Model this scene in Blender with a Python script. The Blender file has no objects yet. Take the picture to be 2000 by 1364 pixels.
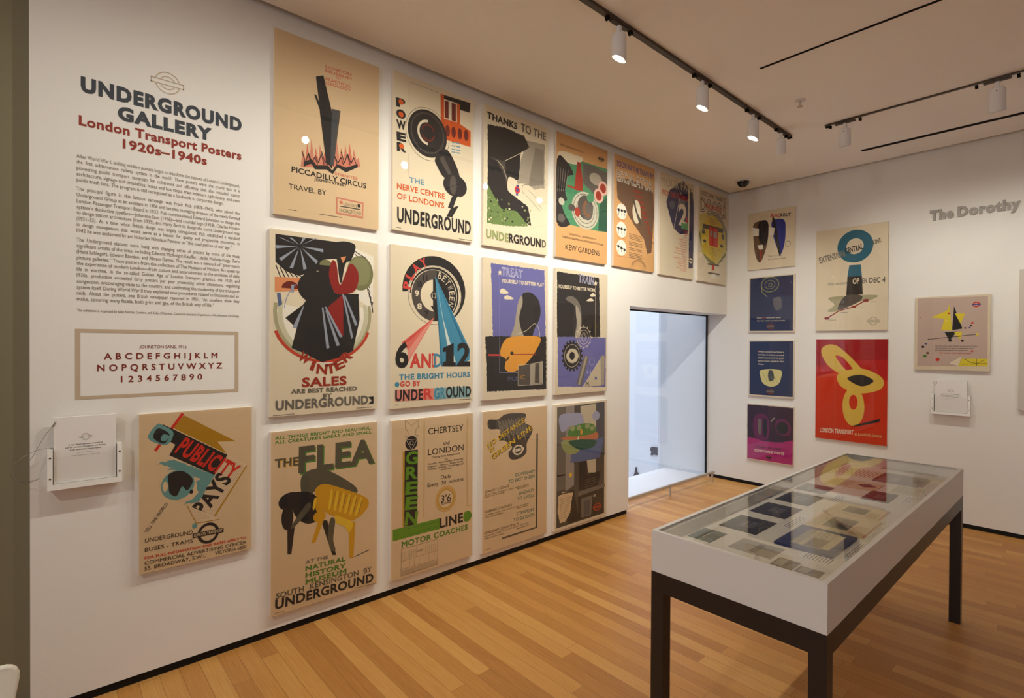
import bpy, bmesh, math, random
from mathutils import Vector, Matrix
SC = bpy.context.scene
COL = SC.collection
PI = math.pi

# ------------------------------------------------------------------ camera
CAM_LOC = (3.0000, 0.0, 1.6155)
CAM_R = ((0.6637842, 0.747905, 0.0053554), (-0.0095891, 0.0013504, 0.9999531), (-0.7478627, 0.6638044, -0.0080681))
FOCAL_PX = 1029.033

cam_data = bpy.data.cameras.new('camera')
cam = bpy.data.objects.new('camera', cam_data)
COL.objects.link(cam)
cam_data.sensor_fit = 'HORIZONTAL'
cam_data.sensor_width = 36.0
cam_data.lens = FOCAL_PX / 2000.0 * 36.0
cam_data.clip_start = 0.02
cam_data.clip_end = 200
mw = Matrix.Identity(4)
for i in range(3):
    mw[i][0] = CAM_R[0][i]; mw[i][1] = CAM_R[1][i]; mw[i][2] = -CAM_R[2][i]; mw[i][3] = CAM_LOC[i]
cam.matrix_world = mw
SC.camera = cam

# ------------------------------------------------------------------ view, world, daylight
SC.view_settings.view_transform = 'Standard'
SC.view_settings.look = 'None'
SC.view_settings.gamma = 1.0
SC.view_settings.use_curve_mapping = False
SC.view_settings.exposure = -0.15
try:
    SC.cycles.max_bounces = 10
    SC.cycles.diffuse_bounces = 6
    SC.cycles.glossy_bounces = 4
    SC.cycles.transparent_max_bounces = 16
    SC.cycles.caustics_reflective = False
    SC.cycles.caustics_refractive = False
    SC.cycles.sample_clamp_indirect = 6.0
except Exception:
    pass
world = bpy.data.worlds.new('daylight'); SC.world = world
world.use_nodes = True
world.node_tree.nodes['Background'].inputs[0].default_value = (0.62, 0.74, 1.0, 1)
world.node_tree.nodes['Background'].inputs[1].default_value = 0.6

def area(name, loc, target, sx, sy, power, color):
    d = bpy.data.lights.new(name, 'AREA'); d.shape = 'RECTANGLE'; d.size = sx; d.size_y = sy
    d.energy = power; d.color = color
    o = bpy.data.objects.new(name, d); COL.objects.link(o); o.location = loc
    o.rotation_euler = (Vector(target) - Vector(loc)).to_track_quat('-Z', 'Y').to_euler()
    return o
DAY = (0.66, 0.78, 1.0)
WARM = (1.0, 0.975, 0.88)
area('skylight_over_atrium', (-2.6, 7.0, 7.6), (-2.6, 7.0, 0), 4.5, 7.0, 1050, (0.84, 0.89, 1.0))
area('daylight_window_one', (3.1, -5.9, 1.9), (3.1, 0, 1.5), 1.7, 2.3, 38, (0.80, 0.85, 1.0))
area('daylight_window_two', (5.6, -5.9, 1.9), (5.6, 0, 1.5), 1.7, 2.3, 38, (0.80, 0.85, 1.0))
def spot(loc, target, power, angle, color=WARM, blend=1.0, radius=0.024):
    d = bpy.data.lights.new('gallery_or_fill_spot', 'SPOT'); d.energy = power; d.color = color
    d.spot_size = math.radians(angle); d.spot_blend = blend; d.shadow_soft_size = radius
    o = bpy.data.objects.new('gallery_or_fill_spot', d); COL.objects.link(o); o.location = loc
    o.rotation_euler = (Vector(target) - Vector(loc)).to_track_quat('-Z', 'Y').to_euler()
    return o

# ------------------------------------------------------------------ data measured on the poster faces (mm)
POSTERS = [
    dict(name='poster', label='large tan poster reading TRAVEL BY with a dark tapering wedge over coral zigzags', group='posters in the top row on the long wall', wall='L', rect=(0.9317, 1.5517, 2.322, 3.3287), paper='tan', ink=[
     ('t', 'coral', 'LONDON', [283.1, 885.1, 441.7, 890.7, 18.3], 'x'),
     ('t', 'coral', 'MUSEUM', [282.7, 861.1, 441.3, 864.9, 18.3], 'x'),
     ('t', 'coral', 'OF', [346.8, 844.6, 376.7, 845.1, 14.4], 'b'),
     ('t', 'coral', 'PRACTICAL', [283.9, 814.6, 439.3, 820.0, 17.3], 'x'),
     ('t', 'coral', 'GEOLOGY', [284.5, 791.9, 439.9, 797.6, 17.3], 'x'),
     ('p','coral2',[142.4,282.4,156.0,386.7,172.3,325.6,182.7,346.8,195.2,293.3],''),
     ('p','coral',[165.9,287.8,178.7,429.5,196.1,331.2,206.1,372.9,219.3,298.8],''),
     ('p','coral2',[189.7,293.2,202.0,458.8,220.2,336.8,230.0,391.6,243.6,304.3],''),
     ('p','coral',[213.7,298.6,227.5,413.8,244.5,342.5,255.1,369.3,268.1,309.8],''),
     ('p','coral2',[237.9,304.1,251.5,438.6,269.0,348.3,279.5,385.5,292.9,315.5],''),
     ('p','coral',[262.4,309.6,277.3,397.8,293.8,354.1,305.1,365.5,317.9,321.1],''),
     ('p','coral2',[287.1,315.2,302.9,375.5,318.9,359.9,330.7,355.8,343.2,326.8],''),
     ('p','coral',[312.1,320.9,325.9,467.0,344.2,365.8,354.9,409.0,368.7,332.6],''),
     ('p','coral2',[337.3,326.6,350.9,487.8,369.7,371.8,380.4,423.1,394.5,338.5],''),
     ('p','coral',[362.8,332.4,377.7,451.2,395.5,377.9,406.9,405.5,420.6,344.4],''),
     ('p','coral2',[388.5,338.2,403.1,477.0,421.6,384.0,432.8,422.5,446.9,350.3],''),
     ('p','coral',[414.5,344.1,429.0,493.3,447.9,390.1,459.2,434.2,473.5,356.4],''),
     ('p','coral2',[440.8,350.1,456.4,461.1,474.6,396.4,486.5,419.1,500.4,362.4],''),
     ('l','charcoal',[149.9,374.5,169.8,314.2,184.9,368.4,201.2,311.5],4.58),
     ('l','charcoal',[186.7,371.6,206.5,321.9,222.4,358.0,238.5,319.3],4.62),
     ('l','charcoal',[224.0,368.7,243.9,329.8,259.5,385.0,276.3,327.2],4.65),
     ('l','charcoal',[261.0,399.4,281.7,337.8,298.1,374.5,314.6,335.3],4.69),
     ('l','charcoal',[299.5,396.7,320.2,346.0,336.4,402.0,353.6,343.5],4.72),
     ('l','charcoal',[338.5,393.9,359.2,354.3,376.2,391.6,393.2,351.8],4.76),
     ('l','charcoal',[377.3,425.6,398.9,362.6,415.6,419.6,433.4,360.2],4.8),
     ('l','charcoal',[417.6,423.0,439.2,371.2,456.7,409.1,474.2,368.8],4.84),
     ('p','char2',[158.8,316.4,204.2,341.9,233.0,313.5,299.3,327.3,324.2,303.9,352.5,348.0,407.5,340.2,481.3,377.1,481.7,358.5,408.3,311.3,357.9,330.0,327.7,282.7,290.3,301.8,222.4,287.9,203.0,316.5,159.5,288.9],''),
     ('p','charcoal',[227.4,817.1,270.8,838.2,331.1,606.9,323.0,313.2,291.2,344.6],''),
     ('p','char2',[249.4,627.9,277.0,635.4,303.0,332.9,289.6,330.0],''),
     ('p','slate',[321.9,662.0,373.3,664.4,334.2,334.6,312.8,330.2],''),
     ('p','char3',[359.4,662.6,373.3,664.4,334.2,334.6,326.2,337.7],''),
     ('p','charcoal',[217.9,713.3,230.1,714.1,264.4,636.7,251.2,631.2],''),
     ('t', 'coral', 'STIBNITES', [339.4, 281.2, 480.5, 281.7, 16.4], 'b'),
     ('t', 'charcoal', 'PICCADILLY CIRCUS', [93.2, 245.2, 537.0, 241.0, 31.1], 'b'),
     ('t', 'charcoal', 'JERMYN STREET', [219.4, 223.9, 412.4, 226.0, 16.1], 'b'),
     ('t', 'char2', 'TRAVEL BY', [78.9, 150.0, 289.4, 152.3, 27.6], 'r'),
     ('p','coral2',[347.5,155.7,520.2,153.0,517.3,56.0,348.1,55.7],''),
     ('p','tan',[357.6,146.0,509.9,142.5,507.6,67.4,357.7,66.7],''),
     ('t', 'char2', "LONDON'S", [393.1, 114.5, 476.4, 113.5, 16.4], 'r'),
     ('t', 'char2', 'UNDERGROUND', [368.4, 70.3, 503.3, 73.6, 21.2], 'r'),
     ('p','coral',[368.7,137.4,387.6,136.7,388.1,117.6,369.2,118.3],''),
     ('p','char2',[481.0,137.7,499.7,136.8,500.1,118.2,481.4,118.2],''),
     ('l','char2',[370.5,105.1,500.4,106.5],5.72),
     ('l','char3',[76.7,34.1,121.0,35.6],2.4),
     ('l','char3',[249.5,37.9,383.1,40.0],2.6),
    ]),
    dict(name='poster', label='cream poster reading POWER and NERVE CENTRE with dark rings and an orange block', group='posters in the top row on the long wall', wall='L', rect=(1.6484, 2.2843, 2.3431, 3.3481), paper='cream', ink=[
     ('l','char3',[118.3,841.3,116.1,970.0,353.0,969.6],1.81),
     ('l','char3',[117.3,365.8,116.9,506.9],1.78),
     ('p','orange',[357.5,971.0,385.7,969.8,387.8,808.7,495.1,812.9,493.3,976.3,519.4,978.0,521.1,810.0,613.1,784.3,614.1,672.7,361.4,669.2],''),
     ('p','char2',[385.7,969.8,611.4,982.8,604.6,913.1,520.1,907.6,519.7,946.7,386.1,942.1],''),
     ('p','maroon',[391.8,934.2,423.8,935.7,425.2,818.7,393.3,816.9],''),
     ('p','maroon',[449.3,936.3,484.3,938.5,485.6,815.3,450.7,815.8],''),
     ('e','maroon',[417.1,734.6,18.2,38.1],[0,0,360],''),
     ('e','maroon',[466.6,737.9,18.6,38.5],[0,0,360],''),
     ('e','maroon',[519.5,741.4,18.9,38.9],[0,0,360],''),
     ('e','maroon',[574.5,745.0,19.3,39.2],[0,0,360],''),
     ('p','blue2',[450.0,669.4,482.5,673.2,482.6,665.5,450.1,661.7],''),
     ('p','blue2',[489.5,673.9,522.5,677.8,522.6,670.0,489.6,666.2],''),
     ('p','blue2',[450.3,645.5,482.8,649.2,482.9,641.5,450.4,637.8],''),
     ('p','blue2',[489.8,649.8,522.7,653.6,522.8,645.8,489.9,642.1],''),
     ('p','blue2',[450.6,621.6,483.1,625.1,483.1,617.4,450.7,613.9],''),
     ('p','blue2',[490.1,625.8,523.0,629.4,523.1,621.6,490.1,618.1],''),
     ('p','blue2',[450.8,602.5,483.3,605.9,483.3,598.2,450.9,594.8],''),
     ('p','blue2',[490.3,606.5,523.2,610.0,523.3,602.3,490.4,598.8],''),
     ('e','char3',[260.6,668.0,169.6,173.7],[0.985,0,360],''),
     ('e','char2',[258.4,672.1,152.3,155.1],[0,0,360],''),
     ('e','char3',[258.3,674.9,130.8,133.9],[0.93,0,360],''),
     ('e','cream',[258.3,678.6,80.4,83.1],[0.8,90,270],''),
     ('e','char2',[258.3,678.6,64.3,64.7],[0,0,360],''),
     ('e','maroon',[260.4,679.1,53.6,57.3],[0.8,0,360],''),
     ('p','charcoal',[196.5,684.4,331.0,699.4,331.4,671.3,197.0,657.0],''),
     ('p','char2',[316.9,523.0,393.7,605.8,462.9,554.4,516.8,430.9,396.2,408.0,334.1,470.7],'s'),
     ('p','char3',[349.9,530.1,383.1,556.1,458.5,438.9,429.9,428.6],''),
     ('e','char2',[482.4,371.8,99.7,78.1],[0,0,360],''),
     ('e','char3',[465.0,373.5,28.8,66.5],[0,0,360],''),
     ('p','charcoal',[454.4,291.0,500.6,303.4,466.7,221.9,513.0,238.5,456.1,149.6,410.7,147.9,444.0,209.0,421.2,210.3],''),
     ('p','cream',[500.6,298.6,518.1,306.3,483.9,234.0,466.8,212.5],''),
     ('t', 'char2', 'P', [24.0, 782.2, 91.7, 788.5, 57.1], 'v'),
     ('e','orange',[57.0,819.3,17.9,17.0],[0,0,360],''),
     ('t', 'char2', 'O', [25.3, 711.4, 93.0, 716.8, 57.0], 'v'),
     ('e','orange',[58.5,740.3,17.9,16.9],[0,0,360],''),
     ('t', 'char2', 'W', [26.6, 643.4, 94.2, 647.9, 56.9], 'v'),
     ('t', 'char2', 'E', [28.0, 568.5, 95.5, 572.0, 56.7], 'v'),
     ('t', 'char2', 'R', [29.2, 502.6, 96.7, 505.2, 56.6], 'v'),
     ('e','orange',[62.1,539.7,17.8,16.8],[0,0,360],''),
     ('t', 'blue2', 'THE', [120.1, 319.9, 233.7, 325.2, 35.9], 'b'),
     ('t', 'orange', 'NERVE CENTRE', [29.8, 261.5, 394.7, 262.3, 37.9], 'b'),
     ('t', 'orange', "OF LONDON'S", [31.0, 198.9, 389.9, 199.0, 37.8], 'b'),
     ('t', 'char2', 'UNDERGROUND', [31.8, 51.4, 618.5, 51.1, 95.9], 'x'),
     ('l','char3',[26.7,16.2,60.8,16.1],2.3),
     ('l','char3',[515.4,10.6,628.5,11.7],2.6),
    ]),
    dict(name='poster', label='pale poster reading THANKS TO THE over a broad black and green speckled field', group='posters in the top row on the long wall', wall='L', rect=(2.3811, 3.0404, 2.3396, 3.3629), paper='cream', ink=[
     ('p','grey2',[424.7,865.1,623.5,883.7,623.1,533.1,455.0,487.0,325.6,514.8,362.0,683.4],'j'),
     ('p','grey3',[517.7,834.1,615.7,837.4,613.1,560.8,441.7,508.5],'j'),
     ('p','green2',[35.4,449.4,202.0,444.4,327.4,354.5,445.0,201.6,229.5,170.4,32.7,164.4],'j'),
     ('p','char2',[36.4,882.3,221.5,904.3,398.4,892.2,454.1,819.2,361.3,749.8,344.3,546.9,238.2,497.8,239.0,432.7,443.3,355.0,477.9,206.4,418.6,226.5,328.0,297.9,167.3,290.4,37.7,449.9],'j'),
     ('p','char3',[44.8,650.5,205.9,649.4,226.5,449.0,203.4,537.5,127.5,632.3],''),
     ('l','cream',[127.4,641.5,182.0,607.2,225.6,523.3,233.9,441.1],3.66),
     ('l','cream',[199.7,652.7,361.3,749.8],3.7),
     ('p','cream',[240.3,540.2,325.5,524.2,320.3,419.4,241.4,437.8],'s'),
     ('e','cream',[415.9,474.9,103.9,49.7],[0,0,360],''),
     ('p','cream',[441.7,508.5,521.6,475.1,611.3,348.7,577.2,338.3,456.2,376.5,390.6,422.5],'s'),
     ('l','char3',[441.9,484.5,508.4,453.2,590.6,360.1],2.88),
     ('l','char3',[422.8,437.8,495.8,392.9,577.1,343.2],2.87),
     ('e','char3',[422.4,480.9,46.8,43.0],[0.92,60,250],''),
     ('e','red',[328.7,462.5,27.8,27.4],[0.5,0,360],''),
     ('p','blue3',[318.2,501.1,348.6,503.1,334.3,417.2,314.0,418.2],''),
     ('e','red',[328.7,462.5,26.6,26.4],[0.55,0,360],''),
     ('e','char2',[135.5,259.6,10.1,5.4],[0,0,360],''),
     ('e','green3',[282.1,269.6,5.7,4.1],[0,0,360],''),
     ('e','green3',[467.9,329.7,7.1,7.9],[0,0,360],''),
     ('e','green3',[132.1,343.6,8.9,6.4],[0,0,360],''),
     ('e','green2',[64.2,202.5,5.6,2.9],[0,0,360],''),
     ('e','green3',[408.4,319.5,9.4,8.1],[0,0,360],''),
     ('e','green3',[202.4,214.4,10.7,3.5],[0,0,360],''),
     ('e','green3',[243.9,339.7,9.5,7.6],[0,0,360],''),
     ('e','char2',[213.6,209.0,7.6,5.0],[0,0,360],''),
     ('e','green2',[132.7,303.8,9.7,8.2],[0,0,360],''),
     ('e','green2',[407.4,208.9,9.4,4.1],[0,0,360],''),
     ('e','char2',[393.3,294.4,4.8,5.6],[0,0,360],''),
     ('e','char2',[307.2,300.6,9.8,5.1],[0,0,360],''),
     ('e','green3',[98.7,307.3,9.7,3.0],[0,0,360],''),
     ('e','char2',[342.1,340.2,7.7,8.5],[0,0,360],''),
     ('e','char2',[118.3,286.1,4.7,3.0],[0,0,360],''),
     ('e','green3',[451.9,230.8,6.9,7.9],[0,0,360],''),
     ('e','green2',[198.8,199.5,8.2,8.0],[0,0,360],''),
     ('e','cream',[249.6,302.7,10.6,5.2],[0,0,360],''),
     ('e','char2',[143.4,312.9,3.7,5.0],[0,0,360],''),
     ('e','green2',[297.5,266.2,8.5,4.7],[0,0,360],''),
     ('e','char2',[184.8,186.5,9.0,2.9],[0,0,360],''),
     ('e','char2',[62.6,219.8,5.3,5.2],[0,0,360],''),
     ('e','char2',[286.6,333.3,5.1,7.1],[0,0,360],''),
     ('e','cream',[385.9,204.2,6.3,4.1],[0,0,360],''),
     ('e','green2',[114.2,279.6,4.3,4.5],[0,0,360],''),
     ('e','green3',[176.5,203.4,9.5,8.1],[0,0,360],''),
     ('e','cream',[70.7,206.9,9.7,5.2],[0,0,360],''),
     ('e','cream',[129.1,349.7,5.8,7.3],[0,0,360],''),
     ('e','char2',[280.1,212.4,9.8,6.4],[0,0,360],''),
     ('e','cream',[381.3,343.6,7.1,5.8],[0,0,360],''),
     ('e','green3',[401.4,320.1,6.1,6.1],[0,0,360],''),
     ('e','cream',[51.8,274.0,3.5,7.8],[0,0,360],''),
     ('e','green3',[416.2,205.2,8.2,8.5],[0,0,360],''),
     ('e','char2',[228.7,228.8,7.7,7.7],[0,0,360],''),
     ('e','char2',[407.5,232.8,4.8,4.3],[0,0,360],''),
     ('e','cream',[52.5,191.2,9.7,7.6],[0,0,360],''),
     ('e','green3',[161.8,238.1,4.0,7.8],[0,0,360],''),
     ('e','green3',[83.0,340.7,9.2,3.1],[0,0,360],''),
     ('e','green2',[127.4,349.1,4.8,7.1],[0,0,360],''),
     ('e','green2',[434.8,248.6,7.7,6.2],[0,0,360],''),
     ('e','cream',[204.6,224.4,5.6,5.7],[0,0,360],''),
     ('e','green2',[213.6,287.7,9.9,7.1],[0,0,360],''),
     ('e','green3',[55.3,352.0,10.3,7.4],[0,0,360],''),
     ('e','char2',[72.6,258.5,4.6,3.1],[0,0,360],''),
     ('e','char2',[197.5,303.2,6.3,3.8],[0,0,360],''),
     ('e','green2',[172.7,356.7,8.8,4.9],[0,0,360],''),
     ('e','char2',[69.3,327.0,6.7,6.3],[0,0,360],''),
     ('e','green2',[265.0,260.0,8.4,5.2],[0,0,360],''),
     ('e','char2',[192.1,279.1,6.7,6.6],[0,0,360],''),
     ('e','char2',[229.3,340.1,8.8,3.2],[0,0,360],''),
     ('e','green2',[214.3,298.1,10.5,4.9],[0,0,360],''),
     ('e','char2',[423.9,250.4,4.9,6.8],[0,0,360],''),
     ('e','green3',[442.5,266.6,9.2,7.1],[0,0,360],''),
     ('e','green2',[96.9,204.1,7.3,5.8],[0,0,360],''),
     ('t', 'char2', 'THANKS', [27.8, 922.6, 323.7, 919.1, 50.7], 'x'),
     ('t', 'grey4', 'TO THE', [362.0, 919.3, 634.2, 915.9, 63.9], 'b'),
     ('t', 'green3', 'UNDE', [23.6, 55.0, 240.7, 49.1, 65.8], 'x'),
     ('t', 'char2', 'RGROUN', [245.6, 49.7, 582.9, 53.2, 68.7], 'x'),
     ('t', 'grey4', 'D', [596.6, 54.8, 643.4, 56.5, 62.9], 'x'),
    ]),
    dict(name='poster', label='orange tan poster reading KEW GARDENS with a green picture panel', group='posters in the top row on the long wall', wall='L', rect=(3.1399, 3.8052, 2.3443, 3.3699), paper='tan2', ink=[
     ('p','green4',[6.6,796.5,171.4,835.1,233.5,849.6,667.5,861.4,663.5,295.5,541.2,283.9,4.2,284.3],''),
     ('p','grey5',[331.9,840.6,426.9,846.1,660.2,826.2,662.5,658.7,458.7,608.7,335.8,670.7],'j'),
     ('l','char3',[344.6,800.8,658.1,792.2],4.28),
     ('l','char3',[344.5,775.1,658.0,767.5],4.28),
     ('l','char3',[344.3,749.4,657.8,742.9],4.28),
     ('l','char3',[344.2,723.7,657.6,718.2],4.28),
     ('l','char3',[344.0,698.0,657.4,693.6],4.28),
     ('l','char3',[343.9,672.3,657.3,668.9],4.28),
     ('e','cream',[156.1,841.9,145.5,43.7],[0,0,360],'s'),
     ('p','cream',[14.0,828.8,80.7,860.1,304.9,887.6,312.7,846.9,140.6,796.8,21.2,800.0],'s'),
     ('p','char2',[6.6,796.5,125.5,803.7,209.4,718.3,140.0,682.7,109.1,552.5,131.4,484.4,63.8,451.7,108.1,356.7,168.5,283.4,4.2,289.3],'s'),
     ('l','grey2',[23.9,739.5,17.0,534.8],3.06),
     ('l','grey2',[53.3,737.9,39.1,539.0],3.07),
     ('l','grey2',[83.0,736.4,61.2,543.3],3.08),
     ('l','grey2',[113.1,734.8,83.6,547.6],3.1),
     ('l','grey2',[143.3,733.1,106.1,551.9],3.11),
     ('p','redbrown',[257.0,834.0,299.8,835.4,331.0,680.4,330.5,595.0,219.6,589.4,232.6,681.2],''),
     ('p','redbrown',[132.1,613.8,232.2,612.9,232.1,597.1,132.0,596.2],''),
     ('e','pale',[366.8,435.9,179.4,160.8],[0,0,360],''),
     ('e','grey5',[366.8,435.9,159.8,144.7],[0.96,0,360],''),
     ('e','pale',[366.8,435.9,138.6,126.5],[0,0,360],''),
     ('e','grey5',[366.8,435.9,120.7,111.5],[0.95,0,360],''),
     ('e','char3',[367.0,462.7,101.1,105.0],[0,0,360],''),
     ('e','grey5',[391.3,434.7,73.9,77.4],[0,0,360],''),
     ('e','brown2',[399.7,457.6,65.9,75.4],[0.6,300,110],''),
     ('e','green4',[428.3,554.3,46.5,36.8],[0,0,360],''),
     ('e','grey2',[501.6,737.2,84.9,52.6],[0,0,360],''),
     ('e','palepink',[604.5,675.3,66.5,64.5],[0,0,360],''),
     ('e','redbrown',[604.5,675.3,42.0,42.2],[0,0,360],''),
     ('e','palepink',[543.4,597.4,65.3,63.9],[0,0,360],''),
     ('e','redbrown',[543.4,597.4,41.2,41.8],[0,0,360],''),
     ('p','green5',[560.1,528.8,662.2,613.9,663.5,295.5,541.3,289.4],'j'),
     ('e','char3',[192.3,432.9,46.4,29.2],[0,0,360],''),
     ('e','redbrown',[262.4,408.0,34.7,40.1],[0,0,360],''),
     ('e','pale',[63.8,462.0,35.6,30.7],[0,0,360],''),
     ('e','grey5',[63.1,323.9,44.5,35.8],[0,0,360],''),
     ('t', 'char2', 'KEW GARDENS STATION', [39.4, 921.6, 332.4, 924.0, 14.6], 'r'),
     ('e','char3',[574.9,930.6,34.7,22.2],[0.7,0,360],''),
     ('p','char3',[534.5,935.7,622.0,942.0,615.8,925.4,528.5,919.3],''),
     ('t', 'char2', 'OPEN DAILY, ADMISSION 1d', [155.8, 196.6, 510.0, 200.8, 16.0], 'r'),
     ('t', 'char2', 'TUESDAYS & FRIDAYS (STUDENTS DAYS) 6d', [72.7, 163.9, 609.7, 163.8, 16.0], 'r'),
     ('t', 'char2', 'KEW GARDENS', [115.7, 69.8, 560.4, 66.6, 45.7], 'r'),
    ]),
    dict(name='poster', label='orange tan poster reading TRAIN BY ESCALATOR with a brown diagonal sweep', group='posters in the top row on the long wall', wall='L', rect=(3.9037, 4.5571, 2.3466, 3.3755), paper='tan2', ink=[
     ('p','brown3',[33.9,809.2,249.9,843.4,407.1,833.5,627.2,801.5,648.3,588.4,603.6,193.0,538.2,164.4,475.2,306.0,350.7,394.5,247.3,472.4,130.4,586.0,48.9,632.0],'j'),
     ('p','redbrown',[266.4,748.7,406.5,757.6,451.3,741.8,326.9,734.3],''),
     ('p','redbrown',[298.9,706.2,429.4,712.4,469.0,695.2,356.4,690.7],''),
     ('p','redbrown',[331.7,663.4,452.5,666.9,486.8,648.5,386.1,646.8],''),
     ('p','redbrown',[364.7,620.1,475.7,621.1,504.7,601.5,416.1,602.6],''),
     ('p','redbrown',[398.1,576.5,499.1,575.0,522.7,554.3,446.3,558.0],''),
     ('p','redbrown',[431.7,532.4,522.5,528.7,540.8,506.9,476.7,513.1],''),
     ('p','redbrown',[465.6,488.0,546.2,482.1,559.0,459.3,507.4,467.7],''),
     ('p','redbrown',[499.9,443.2,569.9,435.1,577.2,411.5,538.3,422.1],''),
     ('p','redbrown',[534.4,398.0,593.9,387.9,595.6,363.4,569.5,376.0],''),
     ('p','redbrown',[569.3,352.4,617.9,340.4,614.0,315.1,600.9,329.6],''),
     ('p','redbrown',[604.5,306.3,642.2,292.7,632.5,266.6,632.6,282.8],''),
     ('e','cream',[351.9,551.1,66.9,112.8],[0,0,360],''),
     ('p','char3',[286.4,654.3,326.2,640.5,422.3,467.8,395.3,448.0],'s'),
     ('p','cream',[334.8,621.2,405.0,549.2,431.4,490.2,369.4,543.5],'s'),
     ('e','cream2',[118.3,516.2,76.0,72.9],[0,0,360],''),
     ('e','char2',[72.5,522.8,16.3,14.1],[0,0,360],''),
     ('l','char2',[72.4,503.7,72.2,474.5],5.03),
     ('e','char2',[118.4,523.3,16.5,14.2],[0,0,360],''),
     ('l','char2',[118.2,503.0,118.1,475.7],5.06),
     ('e','char2',[164.9,523.8,16.7,14.3],[0,0,360],''),
     ('l','char2',[164.7,502.4,164.5,476.9],5.09),
     ('l','char2',[44.9,526.2,191.7,526.1],6.01),
     ('l','orange',[47.5,432.6,176.0,437.0],2.7),
     ('e','cream2',[117.2,346.3,75.9,72.8],[0,0,360],''),
     ('e','char2',[71.3,353.9,16.3,14.1],[0,0,360],''),
     ('l','char2',[71.2,334.8,71.0,305.7],5.02),
     ('e','char2',[117.2,353.3,16.5,14.2],[0,0,360],''),
     ('l','char2',[117.1,333.1,116.9,305.8],5.06),
     ('e','char2',[163.7,352.7,16.7,14.2],[0,0,360],''),
     ('l','char2',[163.5,331.4,163.4,305.9],5.09),
     ('l','char2',[43.8,358.0,190.5,354.4],6.01),
     ('l','orange',[46.4,264.4,174.8,265.7],2.7),
     ('e','cream2',[116.0,177.4,75.9,72.8],[0,0,360],''),
     ('e','char2',[70.2,186.2,16.3,14.1],[0,0,360],''),
     ('l','char2',[70.1,167.1,69.9,138.0],5.02),
     ('e','char2',[116.0,175.4,16.5,14.1],[0,0,360],''),
     ('l','char2',[115.9,164.3,115.8,137.0],5.05),
     ('e','char2',[162.4,164.5,16.7,14.2],[0,0,360],''),
     ('l','char2',[162.4,161.5,162.2,136.1],5.08),
     ('l','char2',[42.7,190.9,189.2,163.5],6.0),
     ('l','orange',[45.3,97.3,173.6,95.6],2.7),
     ('t', 'blue3', 'SOON IN THE TRAIN BY', [37.9, 922.1, 631.9, 921.5, 54.2], 'b'),
     ('t', 'cream2', 'ESCALATOR', [40.2, 785.5, 621.4, 789.6, 104.1], 'o'),
     ('l','char3',[234.4,328.7,444.5,321.1],3.29),
     ('l','char3',[234.3,313.8,444.4,306.3],3.29),
     ('l','char3',[234.2,298.9,444.3,291.5],3.29),
     ('l','char3',[234.1,284.0,444.2,276.7],3.29),
     ('l','char3',[233.8,254.2,444.0,247.2],3.29),
     ('l','char3',[233.7,239.3,443.9,232.4],3.29),
     ('l','char3',[233.6,224.4,443.8,217.6],3.29),
     ('l','char3',[233.4,194.7,443.5,188.0],3.29),
     ('l','char3',[233.3,179.8,443.4,173.2],3.29),
     ('l','char3',[233.1,150.0,443.2,143.6],3.29),
     ('l','char3',[233.0,135.1,443.1,128.8],3.29),
     ('l','char3',[232.9,120.2,443.0,114.1],3.29),
     ('l','char3',[232.8,105.3,442.9,99.3],3.29),
     ('e','brown4',[392.3,33.4,115.6,62.9],[0.75,0,180],''),
    ]),
    dict(name='poster', label='narrow cream poster with a big white numeral 2 on a navy brushed patch', group='posters in the top row on the long wall', wall='L', rect=(4.6509, 5.3092, 2.3386, 3.3762), paper='cream', ink=[
     ('p','navy',[178.7,882.4,345.7,984.0,442.7,1032.7,541.2,988.3,536.8,482.9,384.4,455.9,258.4,500.7,197.3,592.9,117.2,747.6],'j'),
     ('p','navy',[574.6,989.1,630.6,946.7,663.1,774.1,660.3,476.4,650.3,125.9,560.3,111.4],'j'),
     ('p','slate2',[177.9,758.5,260.4,784.6,280.7,720.0,197.9,694.4],'s'),
     ('p','slate2',[365.9,838.3,474.2,881.6,494.6,698.5,386.4,726.7],'j'),
     ('l','cream',[394.2,901.3,254.1,477.4],8.1),
     ('l','cream',[559.5,1051.0,555.8,111.0],9.46),
     ('t', 'tan3', 'YOUR FARE', [34.7, 904.2, 648.7, 944.2, 82.8], 'b'),
     ('t', 'red', 'FROM THIS STATION', [42.1, 811.5, 522.1, 826.1, 54.8], 'b'),
     ('t', 'cream', '2', [359.5, 549.9, 526.4, 554.0, 232.3], 'x'),
     ('p','green6',[406.8,582.4,533.3,590.1,532.8,523.3,406.3,520.0],''),
     ('p','red',[498.6,652.5,525.0,653.2,524.5,592.3,498.1,594.1],''),
     ('t', 'red', 'TO', [475.1, 456.9, 525.6, 458.0, 49.0], 'b'),
     ('t', 'orange', 'Bank', [463.9, 429.2, 523.1, 426.1, 17.5], 'r'),
     ('t', 'orange', 'Camden Town', [352.0, 398.5, 522.9, 400.4, 17.4], 'r'),
     ('t', 'orange', 'Monument', [390.2, 375.0, 522.7, 374.7, 17.4], 'r'),
     ('t', 'orange', 'Euston Square', [358.0, 348.4, 522.4, 349.0, 17.4], 'r'),
     ('t', 'orange', 'Park Lane', [394.0, 324.5, 522.2, 323.3, 17.4], 'r'),
     ('t', 'orange', 'Holborn Kingsway', [298.6, 296.0, 522.0, 297.6, 17.3], 'r'),
     ('t', 'orange', 'Russell Square', [323.6, 271.8, 521.8, 271.9, 17.3], 'r'),
     ('t', 'orange', 'Kensington Church', [273.2, 245.3, 521.6, 246.3, 17.2], 'r'),
     ('t', 'orange', 'Aldgate', [429.8, 224.3, 521.4, 220.6, 17.4], 'r'),
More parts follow.
